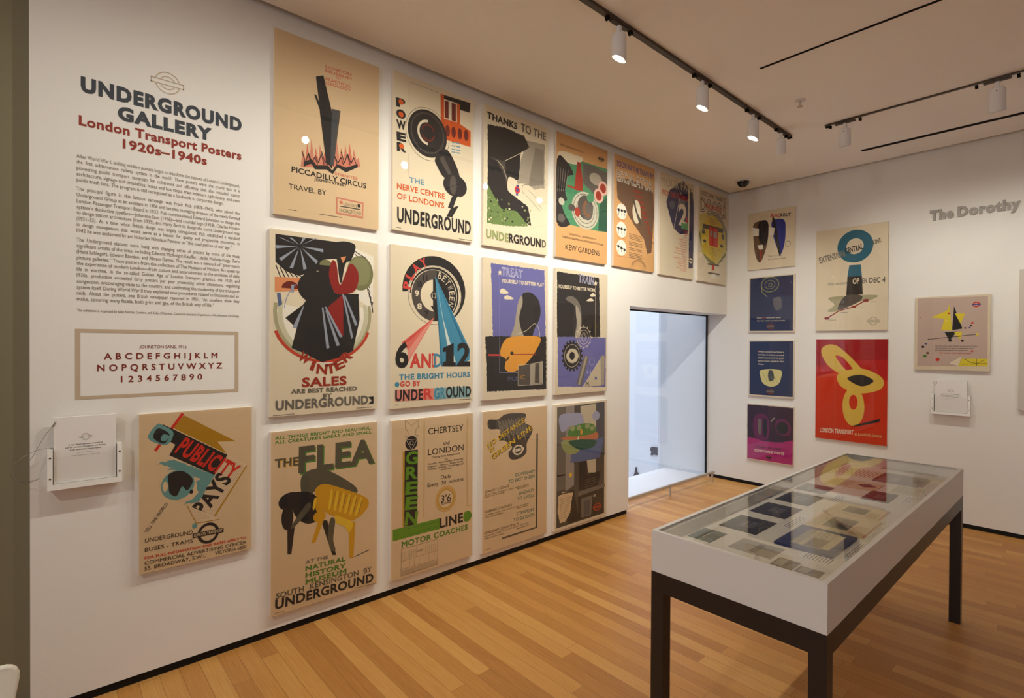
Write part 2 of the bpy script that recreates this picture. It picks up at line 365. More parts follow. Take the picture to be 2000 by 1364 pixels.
     ('t', 'orange', 'Great Portland Street', [256.3, 195.1, 521.1, 195.0, 17.2], 'r'),
     ('t', 'orange', 'London Bridge', [352.4, 172.1, 520.9, 169.3, 17.3], 'r'),
     ('t', 'orange', 'Elephant Road', [322.7, 146.5, 520.7, 143.7, 17.3], 'r'),
     ('t', 'orange', 'Aldgate East', [371.2, 122.1, 520.5, 118.0, 17.3], 'r'),
     ('t', 'orange', 'Liverpool Street', [322.4, 96.4, 520.3, 92.4, 17.3], 'r'),
     ('t', 'orange', 'Old Street', [394.2, 71.9, 520.1, 66.8, 17.3], 'r'),
     ('e','cream',[603.5,201.3,38.2,28.3],[0,0,360],''),
     ('e','char2',[603.5,201.3,45.0,9.4],[0,0,360],''),
    ]),
    dict(name='poster', label='cream poster reading QUICKLY AWAY with a yellow oval and a red panel', group='posters in the top row on the long wall', wall='L', rect=(5.4021, 6.0697, 2.3376, 3.3814), paper='cream', ink=[
     ('e','green7',[358.6,513.6,325.8,300.4],[0,0,360],'j'),
     ('p','yellow2',[24.1,735.5,190.1,785.0,615.3,699.1,654.5,396.2,432.2,218.1,87.5,320.1],'j'),
     ('e','grey2',[383.9,541.9,281.8,269.4],[0.8,20,130],''),
     ('e','yellow',[333.7,516.7,244.3,255.9],[0,0,360],''),
     ('p','char3',[104.6,645.4,576.1,655.6,576.0,604.8,103.8,590.8],''),
     ('p','yellow',[127.6,594.1,248.3,598.3,247.4,524.2,126.5,520.8],''),
     ('p','slate2',[91.8,583.1,151.4,585.1,150.6,536.2,91.0,534.4],''),
     ('p','slate2',[544.8,588.0,602.0,589.2,601.9,531.7,544.6,530.8],''),
     ('p','red',[248.7,635.3,450.2,635.8,448.9,417.5,253.5,419.6],''),
     ('p','grey2',[272.7,595.5,329.5,597.0,328.8,528.5,272.0,529.9],''),
     ('p','grey2',[349.3,593.4,424.6,594.8,424.1,519.4,348.7,522.3],''),
     ('l','redbrown',[342.2,629.7,345.2,418.0],3.72),
     ('e','char2',[149.5,456.4,33.7,17.2],[0,0,360],''),
     ('e','char2',[541.7,447.6,36.4,17.9],[0,0,360],''),
     ('l','char3',[237.7,731.5,435.6,733.7],3.05),
     ('l','char3',[184.8,392.9,497.5,397.7],3.1),
     ('l','char3',[242.4,717.6,430.5,719.2],3.06),
     ('l','char3',[201.6,376.3,474.2,377.2],3.11),
     ('l','char3',[247.1,703.6,425.4,704.8],3.06),
     ('l','char3',[218.5,359.6,451.0,356.8],3.11),
     ('l','char3',[251.8,689.6,420.2,690.4],3.07),
     ('l','char3',[235.4,342.8,427.9,336.4],3.12),
     ('l','char3',[256.5,675.6,415.1,675.9],3.07),
     ('l','char3',[252.4,326.0,404.9,316.1],3.13),
     ('p','char3',[219.1,216.0,483.7,223.2,483.6,203.9,218.9,197.1],''),
     ('p','char3',[230.2,116.3,496.2,121.0,496.1,101.5,229.9,97.4],''),
     ('p','red',[325.7,207.7,368.6,209.3,375.6,146.2,317.6,145.9],''),
     ('p','cream2',[317.2,105.1,393.1,105.4,405.5,55.0,291.6,51.9],''),
     ('t', 'char3', 'QUICKLY AWAY, THANKS TO', [46.6, 958.5, 631.3, 960.1, 54.7], 'b'),
     ('t', 'char3', 'DOORS', [47.9, 769.0, 636.3, 771.9, 171.4], 'o'),
     ('t', 'red', 'PNEUMATIC', [147.8, 826.6, 525.1, 836.9, 56.3], 'b'),
    ]),
    dict(name='poster', label='poster reading WINTER SALES under a big dark disc with cream rings', group='posters in the middle row on the long wall', wall='L', rect=(0.9117, 1.5483, 1.2158, 2.2393), paper='cream', ink=[
     ('p','char2',[27.8,996.6,485.7,998.3,462.5,913.0,307.6,888.5,281.6,825.3,153.6,780.1,83.6,799.4,28.8,844.1],''),
     ('p','slate3',[169.2,945.3,291.8,947.2,292.9,927.0],''),
     ('p','slate3',[166.5,940.6,262.7,873.6,251.9,855.2],''),
     ('p','slate3',[161.4,937.6,198.5,825.3,180.1,815.2],''),
     ('p','slate3',[155.6,937.4,122.8,818.3,103.3,819.6],''),
     ('p','slate3',[151.0,940.0,61.3,853.3,47.2,865.1],''),
     ('p','slate3',[149.2,944.5,33.6,917.7,29.2,936.0],''),
     ('p','slate3',[150.9,949.4,48.0,978.5,55.0,981.0],''),
     ('p','slate3',[155.5,953.1,100.5,985.0,116.7,988.7],''),
     ('p','slate3',[161.3,954.2,174.4,994.1,194.8,998.4],''),
     ('p','slate3',[166.4,952.4,245.1,1002.9,262.6,1006.8],''),
     ('p','cream2',[462.2,984.8,607.1,937.0,603.9,605.4,501.7,673.2,462.8,868.2],''),
     ('l','char2',[473.5,968.1,500.2,948.5,558.1,922.8],5.39),
     ('l','char2',[485.0,940.6,508.9,920.5,562.2,893.0],5.41),
     ('l','char2',[496.6,912.9,517.7,892.4,566.2,863.2],5.42),
     ('l','char2',[508.2,885.1,526.5,864.2,570.3,833.4],5.43),
     ('l','char2',[519.8,857.2,535.3,835.9,574.3,803.5],5.44),
     ('l','char2',[531.5,829.2,544.2,807.5,578.4,773.6],5.45),
     ('l','char2',[543.2,801.0,553.0,779.0,582.5,743.7],5.46),
     ('l','char2',[555.0,772.8,561.9,750.5,586.6,713.7],5.47),
     ('l','char2',[566.8,744.4,570.8,721.9,590.6,683.7],5.48),
     ('l','char2',[578.7,716.0,579.8,693.1,594.7,653.6],5.49),
     ('l','char2',[590.6,687.4,588.8,664.3,598.8,623.5],5.5),
     ('l','char2',[602.6,658.6,597.8,635.4,602.9,593.4],5.51),
     ('l','char2',[31.3,827.9,55.6,763.9],4.95),
     ('l','char2',[51.3,822.3,78.2,765.7],4.97),
     ('l','char2',[71.4,816.6,100.9,767.5],4.99),
     ('l','char2',[91.7,811.0,123.9,769.3],5.01),
     ('l','char2',[112.1,805.2,147.0,771.2],5.03),
     ('l','char2',[132.7,799.5,170.4,773.0],5.05),
     ('p','orange2',[25.4,763.1,163.7,768.3,164.2,696.4,25.9,680.8],''),
     ('e','maroon',[108.7,705.3,47.5,40.2],[0,0,180],''),
     ('p','slate3',[112.6,726.5,127.4,727.6,127.7,685.6,112.9,684.7],''),
     ('e','olive',[520.0,828.2,84.4,104.2],[0,0,360],''),
     ('e','olive2',[515.1,836.8,71.8,86.0],[0,0,360],'j'),
     ('e','cream2',[305.1,575.1,287.9,291.0],[0,170,372],''),
     ('e','olive3',[305.1,575.1,287.9,282.3],[0.93,170,372],''),
     ('e','olive4',[305.1,570.8,265.7,260.6],[0.9,165,375],''),
     ('e','blue4',[305.1,575.1,231.9,227.6],[0.985,120,175],''),
     ('p','slate4',[36.3,675.7,56.2,676.9,64.7,615.3,44.7,601.9],''),
     ('e','red2',[300.9,540.2,291.9,249.9],[0.94,197,343],''),
     ('p','char2',[81.3,541.3,179.8,621.0,221.8,691.5,426.4,704.5,511.2,673.7,516.7,547.4,475.0,357.8,391.8,318.3,284.8,293.4,189.9,341.4,114.9,375.2,143.0,484.5],''),
     ('p','charcoal',[184.7,502.4,318.8,506.0,391.0,455.0,396.3,327.0,293.5,297.6,185.7,345.6],''),
     ('e','char2',[254.3,721.2,105.8,93.0],[0,0,360],''),
     ('e','char2',[317.0,810.9,53.3,52.3],[0,0,360],''),
     ('e','olive',[307.8,853.7,37.2,33.1],[0,0,180],''),
     ('p','red3',[343.3,883.3,370.5,868.4,394.0,746.7,453.4,876.3,500.8,844.6,508.7,782.0,482.5,717.0,417.2,695.0,362.4,700.4,326.0,794.2],'s'),
     ('p','char2',[369.8,991.8,485.7,996.5,462.6,904.1,425.5,873.6,398.5,755.9,379.6,860.4],'s'),
     ('p','red3',[318.1,610.5,412.6,694.7,414.0,446.5,372.8,472.2],''),
     ('p','orange2',[395.8,910.7,430.8,920.5,411.6,876.7],''),
     ('p','slate3',[178.1,610.8,182.4,608.4,143.0,484.5,118.3,488.1],''),
     ('p','slate3',[284.6,608.9,293.4,609.3,330.2,375.5,312.5,371.1],''),
     ('p','slate3',[300.4,614.0,311.0,614.5,409.4,442.0,393.0,437.3],''),
     ('p','slate3',[305.0,592.5,312.0,592.8,393.2,391.4,373.3,386.1],''),
     ('p','slate3',[406.2,694.3,415.4,694.9,476.4,438.4,463.3,429.3],''),
     ('p','slate3',[417.3,686.1,426.5,686.7,502.5,519.9,488.3,506.0],''),
     ('p','char2',[445.0,698.5,511.1,700.8,502.0,610.0,478.4,600.0],''),
     ('a', 'redbrown', 'WINTER', [309.2, 627.5, 241.2, 405.2, 57.4], [228, 314, 1], 'x'),
     ('t', 'redbrown', 'SALES', [172.6, 154.0, 435.9, 155.3, 53.7], 'x'),
     ('t', 'grey4', 'ARE BEST REACHED', [112.5, 120.7, 499.9, 118.6, 25.9], 'x'),
     ('t', 'grey4', 'BY', [293.0, 88.4, 346.2, 89.0, 22.6], 'x'),
     ('t', 'grey4', 'UNDERGROUND', [30.3, 33.8, 574.4, 31.4, 53.5], 'x'),
     ('p','char2',[574.2,75.1,609.5,75.9,609.7,31.9,574.4,31.4,599.8,52.6],''),
     ('l','char3',[17.0,6.9,132.0,8.5],2.2),
     ('l','char3',[497.6,11.9,597.0,11.7],2.4),
    ]),
    dict(name='poster', label='poster reading PLAY BETWEEN with a black dial and two coloured beams', group='posters in the middle row on the long wall', wall='L', rect=(1.6374, 2.2905, 1.2036, 2.2492), paper='cream', ink=[
     ('e','char2',[333.8,775.0,251.1,230.8],[0.55,-55,186],''),
     ('e','cream',[334.0,744.2,214.4,198.3],[0,0,360],''),
     ('e','char3',[331.9,741.4,209.0,197.4],[0.985,0,360],''),
     ('e','char2',[331.9,744.0,194.4,186.8],[0.82,-60,180],''),
     ('e','cream',[328.8,739.5,183.7,176.1],[0,0,360],''),
     ('e','char3',[328.8,739.5,177.4,172.6],[0.62,80,275],''),
     ('e','char2',[328.8,739.5,177.4,172.6],[0.62,-90,84],''),
     ('e','cream',[328.8,739.5,110.6,107.4],[0,0,360],''),
     ('p','char2',[325.1,849.2,440.0,799.7,438.5,692.0,355.5,634.8,326.2,629.2],'s'),
     ('e','char3',[323.5,739.2,27.1,29.9],[0,0,360],''),
     ('e','cream',[323.5,739.2,16.7,18.5],[0.75,0,360],''),
     ('l','char2',[320.9,853.3,321.9,642.2],12.29),
     ('p','char2',[294.8,671.8,350.1,665.5,326.2,629.2],''),
     ('a', 'red4', 'PLAY', [335.9, 766.3, 190.4, 176.3, 58.1], [182, 106, 0], 'x'),
     ('a', 'cream', 'BETWEEN', [325.6, 739.3, 123.0, 123.2, 44.0], [80, -28, 0], 'r'),
     ('t', 'cream', '9', [175.1, 725.7, 208.9, 727.6, 39.6], 'x'),
     ('t', 'cream', '8', [195.2, 641.0, 229.3, 642.5, 39.8], 'x'),
     ('t', 'char2', '7', [249.4, 594.0, 284.1, 595.2, 40.2], 'x'),
     ('t', 'char2', '10', [195.9, 786.4, 230.0, 788.7, 39.7], 'x'),
     ('t', 'char2', '11', [237.9, 830.5, 272.5, 833.1, 39.9], 'x'),
     ('p','pink',[326.3,593.9,319.1,580.4,128.6,296.3,121.5,377.7,94.2,411.8,75.0,420.2],''),
     ('p','pink2',[326.3,593.9,242.5,473.4,128.6,300.6,123.5,369.2,232.3,499.4],''),
     ('p','pink3',[326.3,593.9,142.8,437.7,84.6,407.5,94.2,424.6],''),
     ('p','blue5',[331.2,871.6,343.9,855.0,627.1,376.6,621.9,302.3,520.3,257.9,389.3,260.7],''),
     ('p','blue6',[335.5,858.8,398.2,582.9,503.3,294.8,487.0,258.6,465.0,259.1],''),
     ('p','blue7',[335.5,858.8,563.8,459.6,621.5,358.1,610.3,321.0],''),
     ('p','blue7',[333.4,854.2,380.8,260.9,394.7,260.6,355.4,652.5],''),
     ('t', 'char2', '6', [29.7, 261.7, 126.8, 256.0, 165.6], 'x'),
     ('t', 'red4', 'AN', [138.5, 257.5, 299.9, 253.8, 95.8], 'x'),
     ('t', 'red4', 'D', [311.3, 256.2, 344.8, 257.2, 95.8], 'b'),
     ('t', 'blue5', 'D', [323.8, 255.9, 386.1, 257.2, 93.5], 'b'),
     ('p','char2',[395.0,386.1,486.0,422.4,486.8,290.5,503.4,283.8,503.6,258.3,395.7,260.6,395.6,289.3,421.3,296.1,420.9,363.6,395.2,357.4],''),
     ('t', 'char2', '2', [512.5, 258.1, 628.0, 255.6, 166.0], 'x'),
     ('t', 'blue5', 'THE BRIGHT HOURS', [61.2, 181.2, 628.6, 181.0, 37.3], 'x'),
     ('e','blue5',[47.0,153.7,16.2,16.1],[0,0,360],''),
     ('t', 'red4', 'GO BY', [68.0, 138.4, 220.6, 136.9, 34.5], 'x'),
     ('p','red5',[32.8,120.5,326.6,117.3,327.0,39.8,33.0,46.9],''),
     ('p','blue8',[326.6,117.3,629.1,113.8,629.7,36.2,327.0,39.8],''),
     ('t', 'char2', 'UNDE', [33.0, 46.9, 239.2, 43.2, 73.2], 'x'),
     ('t', 'red4', 'R', [244.3, 44.7, 318.6, 43.9, 75.1], 'x'),
     ('t', 'blue5', 'GR', [327.0, 42.5, 417.4, 42.7, 76.2], 'x'),
     ('t', 'char2', 'OUN', [422.8, 43.3, 580.3, 43.6, 77.8], 'x'),
     ('t', 'char2', 'D', [589.4, 43.1, 637.7, 42.3, 74.6], 'x'),
     ('l','char3',[28.3,23.5,58.8,23.2],2.3),
     ('l','char3',[527.4,25.4,637.9,23.5],2.5),
    ]),
    dict(name='poster', label='poster reading TREAT YOURSELF TO BETTER PLAY, violet above black with an orange shape', group='posters in the middle row on the long wall', wall='L', rect=(2.3838, 3.0484, 1.2083, 2.2527), paper='cream3', ink=[
     ('p','violet',[70.2,1006.6,625.1,1008.0,644.3,472.8,92.2,464.4],'j'),
     ('p','char2',[20.4,469.5,650.9,474.8,653.7,50.5,38.2,63.6],'j'),
     ('l','lilac',[155.6,944.0,158.7,198.7,343.0,193.2],2.6),
     ('p','cream',[158.5,809.9,187.0,829.2,245.0,798.0,170.0,789.0],'s'),
     ('p','cream',[202.2,769.1,239.3,780.1,294.7,756.9,210.4,749.5],'s'),
     ('p','grey2',[342.7,737.3,388.5,793.6,437.6,814.7,401.6,632.3,414.6,506.2,402.5,469.9,275.9,468.3,305.2,557.6],'s'),
     ('p','char2',[388.4,802.6,475.0,817.1,564.3,758.2,580.5,638.8,514.5,526.3,489.6,470.9,408.6,471.8,353.0,603.6,388.8,730.7],'s'),
     ('p','orange3',[270.0,466.5,572.5,470.1,541.0,370.1,440.6,270.4,306.9,201.4,212.6,221.7,218.1,300.7,166.1,327.6,183.0,406.1],'s'),
     ('p','char2',[218.1,291.9,253.0,322.3,247.3,300.3,224.0,283.0],'s'),
     ('l','red4',[51.6,331.3,160.4,330.3],11.99),
     ('l','redbrown',[270.7,332.8,541.2,333.2],7.09),
     ('e','char2',[280.1,342.5,17.8,13.3],[0,0,360],''),
     ('l','cream',[323.5,486.8,426.9,515.5,514.3,576.8,552.6,564.0,578.9,490.6,576.4,470.2],3.57),
     ('p','char3',[348.8,245.1,478.2,251.4,479.2,91.1,349.5,92.4],''),
     ('p','grey2',[478.2,251.4,606.3,272.1,610.0,99.3,479.2,91.1],''),
     ('p','char3',[528.9,259.6,573.8,263.4,574.8,100.8,523.4,103.0],''),
     ('l','cream',[345.1,249.7,478.2,256.0,479.2,91.1,345.9,92.6,345.1,249.7],2.69),
     ('l','cream',[478.2,256.0,608.9,274.9,612.6,94.6,479.2,88.4],2.75),
     ('t', 'slate4', 'MUS', [242.2, 134.4, 339.7, 128.7, 32.1], 'r'),
     ('t', 'orange3', 'IC', [365.1, 141.2, 416.5, 139.3, 30.7], 'r'),
     ('t', 'paleviolet', 'TREAT', [171.7, 923.7, 385.4, 920.9, 66.1], 'o'),
     ('t', 'cream', 'YOURSELF TO BETTER PLAY', [171.9, 871.6, 622.0, 874.8, 28.7], 'x'),
     ('p','cream',[155.5,974.3,163.6,955.1,179.6,954.7,165.9,943.1,170.5,926.2,155.7,935.3,141.0,923.7,145.4,941.4,136.4,950.9,149.9,953.9],''),
    ]),
    dict(name='poster', label='poster reading TRAIN YOURSELF TO BETTER WORK, black above violet with a toothed ring', group='posters in the middle row on the long wall', wall='L', rect=(3.1401, 3.8157, 1.2038, 2.2524), paper='cream3', ink=[
     ('p','char2',[15.3,1016.9,558.2,1012.5,579.1,483.1,20.5,476.7],'j'),
     ('p','violet',[26.0,479.6,661.2,480.9,658.3,35.8,36.9,65.8],'j'),
     ('p','grey4',[121.5,794.1,193.2,827.5,282.2,783.4,320.8,695.5,315.4,525.2,285.8,482.7,241.2,482.2,261.7,623.6,238.1,741.5],'s'),
     ('p','grey2',[252.8,752.1,298.1,704.5,321.7,625.5,308.2,495.0,241.1,484.2,269.7,584.1,253.8,663.0],'s'),
     ('l','cream',[508.1,938.9,514.6,487.5],3.06),
     ('p','cream',[441.6,852.9,480.6,870.6,509.4,846.9,449.6,838.1],'s'),
     ('p','cream',[395.7,804.6,449.8,822.9,484.7,802.5,403.6,795.0],'s'),
     ('p','char2',[315.7,330.6,342.9,332.7,343.2,305.5,316.0,308.1],''),
     ('p','char2',[313.3,291.7,339.9,285.5,330.6,260.1,305.9,270.7],''),
     ('p','char2',[297.8,256.3,320.5,242.8,302.9,222.4,283.8,239.4],''),
     ('p','char2',[271.2,229.0,287.2,209.8,263.6,197.0,252.3,218.2],''),
     ('p','char2',[237.0,212.9,244.5,190.7,217.8,186.8,215.5,209.6],''),
     ('p','char2',[199.4,210.1,197.7,187.4,171.2,192.8,178.1,214.5],''),
     ('p','char2',[162.9,220.5,152.5,200.1,129.4,214.0,144.3,232.0],''),
     ('p','char2',[132.1,242.8,114.2,227.0,97.2,247.6,118.3,259.8],''),
     ('p','char2',[110.2,274.1,87.3,264.8,78.1,289.6,102.8,294.8],''),
     ('p','char2',[99.9,310.8,74.6,308.9,74.3,335.1,99.7,332.7],''),
     ('p','char2',[102.3,348.7,77.5,354.3,86.1,378.9,109.3,369.1],''),
     ('p','char2',[117.0,383.2,95.7,395.8,112.3,416.0,130.4,399.9],''),
     ('p','char2',[142.4,410.4,127.1,428.7,149.9,442.0,160.8,421.4],''),
     ('p','char2',[175.7,427.1,168.4,448.8,194.7,453.7,196.9,431.0],''),
     ('p','char2',[213.0,431.1,214.7,453.8,241.5,449.4,234.5,427.4],''),
     ('p','char2',[249.9,421.8,260.6,442.7,284.6,429.4,269.1,410.7],''),
     ('p','char2',[281.8,400.0,300.5,416.5,318.5,395.8,296.3,382.8],''),
     ('p','char2',[304.7,368.3,329.1,378.3,339.0,352.7,312.6,347.2],''),
     ('e','char2',[206.2,320.6,114.4,114.9],[0,0,360],''),
     ('e','cream',[206.2,320.6,96.8,97.1],[0.97,0,360],''),
     ('e','tan3',[210.6,320.5,76.4,61.4],[0.35,0,360],'j'),
     ('e','char2',[206.2,320.6,35.2,33.7],[0,0,360],''),
     ('e','cream',[353.9,480.5,91.6,88.7],[0.96,0,360],''),
     ('e','cream',[353.9,480.5,64.1,62.5],[0.95,0,360],''),
     ('e','cream',[353.9,480.5,24.4,28.2],[0.9,0,360],''),
     ('e','cream',[353.9,480.5,36.6,38.3],[0.94,0,360],''),
     ('l','cream',[443.0,490.3,462.4,481.8,443.2,472.8],3.06),
     ('l','cream',[436.1,445.4,448.4,429.5,427.2,430.2],3.06),
     ('l','cream',[407.0,410.2,409.0,391.3,391.6,401.4],3.05),
     ('l','cream',[363.9,394.2,355.2,377.6,346.2,394.2],3.03),
     ('l','cream',[318.7,401.4,302.0,391.4,303.4,410.0],3.01),
     ('l','cream',[283.3,429.5,263.1,428.7,274.5,444.3],3.0),
     ('l','cream',[267.0,471.0,248.6,479.3,266.8,488.1],2.99),
     ('l','cream',[273.7,514.8,261.9,530.2,282.1,529.8],2.99),
     ('l','cream',[301.7,549.7,299.8,568.2,316.7,558.7],3.0),
     ('l','cream',[344.0,566.5,352.6,583.2,361.7,566.9],3.02),
     ('l','cream',[389.5,560.3,406.6,570.8,405.1,551.9],3.03),
     ('l','cream',[425.8,532.5,447.0,533.6,435.1,517.5],3.05),
     ('p','grey4',[356.0,319.0,425.6,311.0,328.8,56.8,263.7,79.9],''),
     ('p','grey2',[379.0,315.7,406.9,313.3,305.9,67.9,283.3,74.0],''),
     ('p','tan3',[351.7,52.6,585.3,290.4,597.1,49.3],''),
     ('p','grey2',[588.1,316.4,642.3,317.9,638.1,57.9,597.0,54.5],''),
     ('l','cream',[348.7,52.8,585.2,295.6],4.06),
     ('e','violet',[520.0,118.3,16.0,14.5],[0,0,360],''),
     ('e','lilac',[465.4,266.4,37.9,32.9],[0.9,0,360],''),
     ('t', 'lilac', 'H', [396.5, 160.7, 451.2, 158.9, 30.7], 'r'),
     ('l','char2',[382.4,57.3,389.7,94.7,403.9,68.5,417.6,93.5,425.9,55.2],6.12),
     ('t', 'paleviolet', 'TRAIN', [277.1, 951.5, 482.7, 940.1, 72.2], 'o'),
     ('t', 'cream', 'YOURSELF TO BETTER WORK', [27.7, 882.5, 508.9, 882.7, 29.6], 'x'),
     ('p','cream',[507.4,984.8,518.8,968.3,539.6,967.9,522.2,956.3,527.2,940.3,508.0,948.0,489.1,937.5,493.6,954.1,479.3,963.2,498.2,966.7],''),
    ]),
    dict(name='poster', label='poster reading THE FLEA over yellow, grey and black rounded shapes', group='posters in the bottom row on the long wall', wall='L', rect=(0.9187, 1.5468, 0.1245, 1.1327), paper='tan', ink=[
     ('t', 'green8', 'ALL THINGS BRIGHT AND BEAUTIFUL..', [21.7, 964.0, 596.8, 963.3, 18.8], 'x'),
     ('t', 'green8', 'ALL CREATURES GREAT AND SMALL.', [20.5, 940.5, 596.7, 938.6, 18.8], 'x'),
     ('t', 'ochre', 'THE', [23.6, 806.6, 151.3, 802.6, 50.0], 'x'),
     ('t', 'grey6', 'THE', [18.8, 811.5, 148.0, 807.4, 48.2], 'x'),
     ('t', 'green8', 'FLEA', [155.7, 751.0, 617.3, 745.9, 151.0], 'x'),
     ('t', 'grey6', 'FLEA', [147.2, 761.0, 609.1, 753.7, 150.7], 'x'),
     ('p','grey6',[164.2,739.2,235.3,773.6,326.2,747.7,478.5,637.2,488.0,588.4,353.1,647.6,242.5,647.0,196.9,582.9,166.9,632.7],'s'),
     ('e','char2',[106.1,612.2,66.3,50.7],[0,0,360],''),
     ('p','char2',[111.0,650.8,233.3,630.6,295.3,501.5,204.0,464.8,126.2,533.6],'s'),
     ('e','char2',[87.6,523.4,32.1,68.3],[0,0,360],''),
     ('p','char2',[87.0,488.4,129.7,479.8,109.6,315.1,88.3,320.2],''),
     ('p','char2',[276.5,468.5,313.4,461.2,367.5,244.4,343.8,250.1],''),
     ('p','grey6',[332.1,466.8,360.3,452.0,349.6,342.3,363.1,273.7,330.1,290.8,317.1,386.6],'s'),
     ('p','grey6',[196.9,582.9,214.2,552.9,125.1,463.0,112.4,478.8],'s'),
     ('p','ochre',[247.2,659.8,297.5,676.3,410.0,629.2,548.2,554.4,573.4,501.9,527.1,447.8,447.0,425.4,360.5,470.5,295.5,519.8,246.6,619.3],'s'),
     ('p','ochre2',[334.1,632.2,345.3,626.7,332.9,531.3,318.9,533.8],'s'),
     ('l','char3',[362.2,623.1,344.4,547.6],2.3),
     ('p','ochre2',[369.7,616.3,381.1,610.7,364.8,516.2,350.6,519.7],'s'),
     ('l','char3',[394.4,606.7,376.4,530.8],2.32),
     ('p','ochre2',[405.9,600.1,417.4,594.5,397.2,500.8,382.8,505.4],'s'),
     ('l','char3',[427.1,590.0,408.9,513.7],2.34),
     ('p','ochre2',[442.6,583.7,454.3,578.0,429.9,485.3,415.4,490.9],'s'),
     ('l','char3',[460.2,573.2,441.8,496.3],2.35),
     ('p','ochre2',[479.9,567.0,491.8,561.2,463.2,469.6,448.5,476.2],'s'),
     ('l','char3',[493.7,556.1,475.1,478.7],2.37),
     ('p','ochre2',[517.7,550.1,529.8,544.2,496.9,453.6,482.0,461.3],'s'),
     ('l','char3',[527.7,538.8,509.0,460.9],2.39),
     ('e','ochre',[273.2,569.5,31.0,61.7],[0,0,360],''),
     ('p','ochre2',[237.4,602.8,250.8,596.0,236.5,539.8,227.6,550.5],'s'),
     ('e','ochre',[267.6,493.1,36.5,31.8],[0,0,360],''),
     ('p','ochre',[262.9,480.3,295.0,474.0,242.9,347.6,220.3,352.6],''),
     ('p','ochre',[442.1,426.3,486.6,417.5,474.8,199.5,449.9,205.6],''),
     ('p','ochre2',[360.6,479.8,408.3,456.6,471.6,410.9,446.4,359.1,417.5,403.0,369.6,431.5],'s'),
     ('t', 'grey4', 'AT THE', [187.3, 240.4, 318.1, 235.8, 20.2], 'b'),
     ('t', 'green8', 'NATURAL', [187.6, 198.4, 425.2, 194.4, 27.9], 'x'),
     ('t', 'green8', 'HISTORY', [187.0, 160.2, 427.7, 153.6, 27.9], 'x'),
     ('t', 'green8', 'MUSEUM', [188.2, 121.5, 430.4, 119.4, 28.9], 'x'),
     ('t', 'grey6', 'SOUTH  KENSINGTON  BY', [26.6, 89.7, 594.8, 83.4, 31.7], 'b'),
     ('t', 'char2', 'UNDERGROUND', [22.2, 34.1, 605.0, 17.2, 54.2], 'x'),
     ('l','char3',[21.9,13.7,74.3,11.1],2.0),
     ('l','char3',[483.2,11.4,626.1,3.4],2.2),
     ('l','char3',[484.8,204.8,576.8,221.8],4.4),
    ]),
    dict(name='poster', label='poster reading CHERTSEY with a tall green bar and a gold ring', group='posters in the bottom row on the long wall', wall='L', rect=(1.6463, 2.2929, 0.1041, 1.1267), paper='tan', ink=[
     ('p','ochre3',[80.2,817.8,97.8,817.4,96.7,327.0,80.9,328.6],''),
     ('p','char2',[95.9,822.0,193.9,816.7,191.6,324.9,93.8,329.4],''),
     ('t', 'green9', 'G', [101.5, 729.1, 192.7, 723.9, 84.1], 'x'),
     ('t', 'green9', 'R', [100.1, 631.5, 191.4, 624.6, 84.4], 'x'),
     ('t', 'green9', 'E', [98.7, 533.6, 190.1, 525.0, 84.6], 'x'),
     ('t', 'green9', 'E', [97.3, 435.4, 188.8, 425.1, 84.9], 'x'),
     ('t', 'green9', 'N', [95.9, 336.9, 187.5, 324.9, 85.2], 'x'),
     ('p','green9',[10.8,327.8,366.7,325.6,369.2,252.6,11.6,253.6],''),
     ('l','green5',[95.7,327.2,125.4,310.3,366.5,305.2],2.2),
     ('l','green5',[104.6,254.4,129.9,268.4,369.5,273.9],2.21),
     ('l','char3',[99.8,1018.0,147.6,977.6,196.4,1014.6,195.8,964.6,177.4,948.7,176.9,911.0,195.1,911.8,147.5,820.3,98.2,912.7,118.9,913.3,119.4,945.4,99.9,960.1,99.8,1018.0],2.15),
     ('e','char2',[145.1,867.0,45.9,45.4],[0,0,360],''),
     ('l','cream',[105.8,890.3,188.7,887.8,147.5,822.1,105.8,890.3],2.16),
     ('e','cream',[146.1,866.9,14.0,14.0],[0.82,0,360],''),
     ('t', 'char2', 'LINE', [367.1, 255.8, 564.6, 256.8, 67.9], 'x'),
     ('e','green9',[602.6,289.6,36.8,38.6],[0,0,360],''),
     ('l','green5',[573.3,327.2,642.1,289.5,572.8,255.1],2.4),
     ('t', 'green8', 'MOTOR COACHES', [75.0, 197.5, 605.6, 195.0, 38.7], 'x'),
     ('l','ochre3',[236.2,1000.9,236.6,359.0],1.77),
     ('l','ochre3',[244.4,1001.1,245.0,359.2],1.77),
     ('l','ochre3',[595.5,1002.8,592.4,363.0],1.88),
     ('l','ochre3',[602.5,1003.2,599.5,363.6,642.5,359.4],1.89),
     ('t', 'char2', 'CHERTSEY', [273.5, 907.7, 562.2, 903.9, 42.1], 'r'),
     ('t', 'char2', 'and', [390.2, 821.3, 445.5, 820.7, 27.6], 'r'),
     ('t', 'char2', 'LONDON', [271.8, 768.1, 565.8, 766.8, 40.5], 'r'),
     ('t', 'char2', '(Charing Cross, Embankment)', [301.1, 742.8, 533.2, 741.4, 12.9], 'r'),
     ('t', 'char2', 'Via', [405.7, 716.6, 431.2, 717.0, 12.0], 'r'),
     ('t', 'char2', 'Piccadilly,  Hammersmith,  Richmond,', [271.1, 702.6, 564.2, 701.7, 12.0], 'r'),
     ('t', 'char2', 'Kingston,   Dittons,   Ember Court,', [270.9, 684.6, 564.1, 682.7, 12.0], 'r'),
     ('t', 'char2', 'Molesey,  Walton,  Weybridge and', [270.7, 667.5, 564.0, 665.7, 12.0], 'r'),
     ('t', 'char2', 'Addlestone', [373.3, 650.2, 461.9, 651.5, 12.0], 'r'),
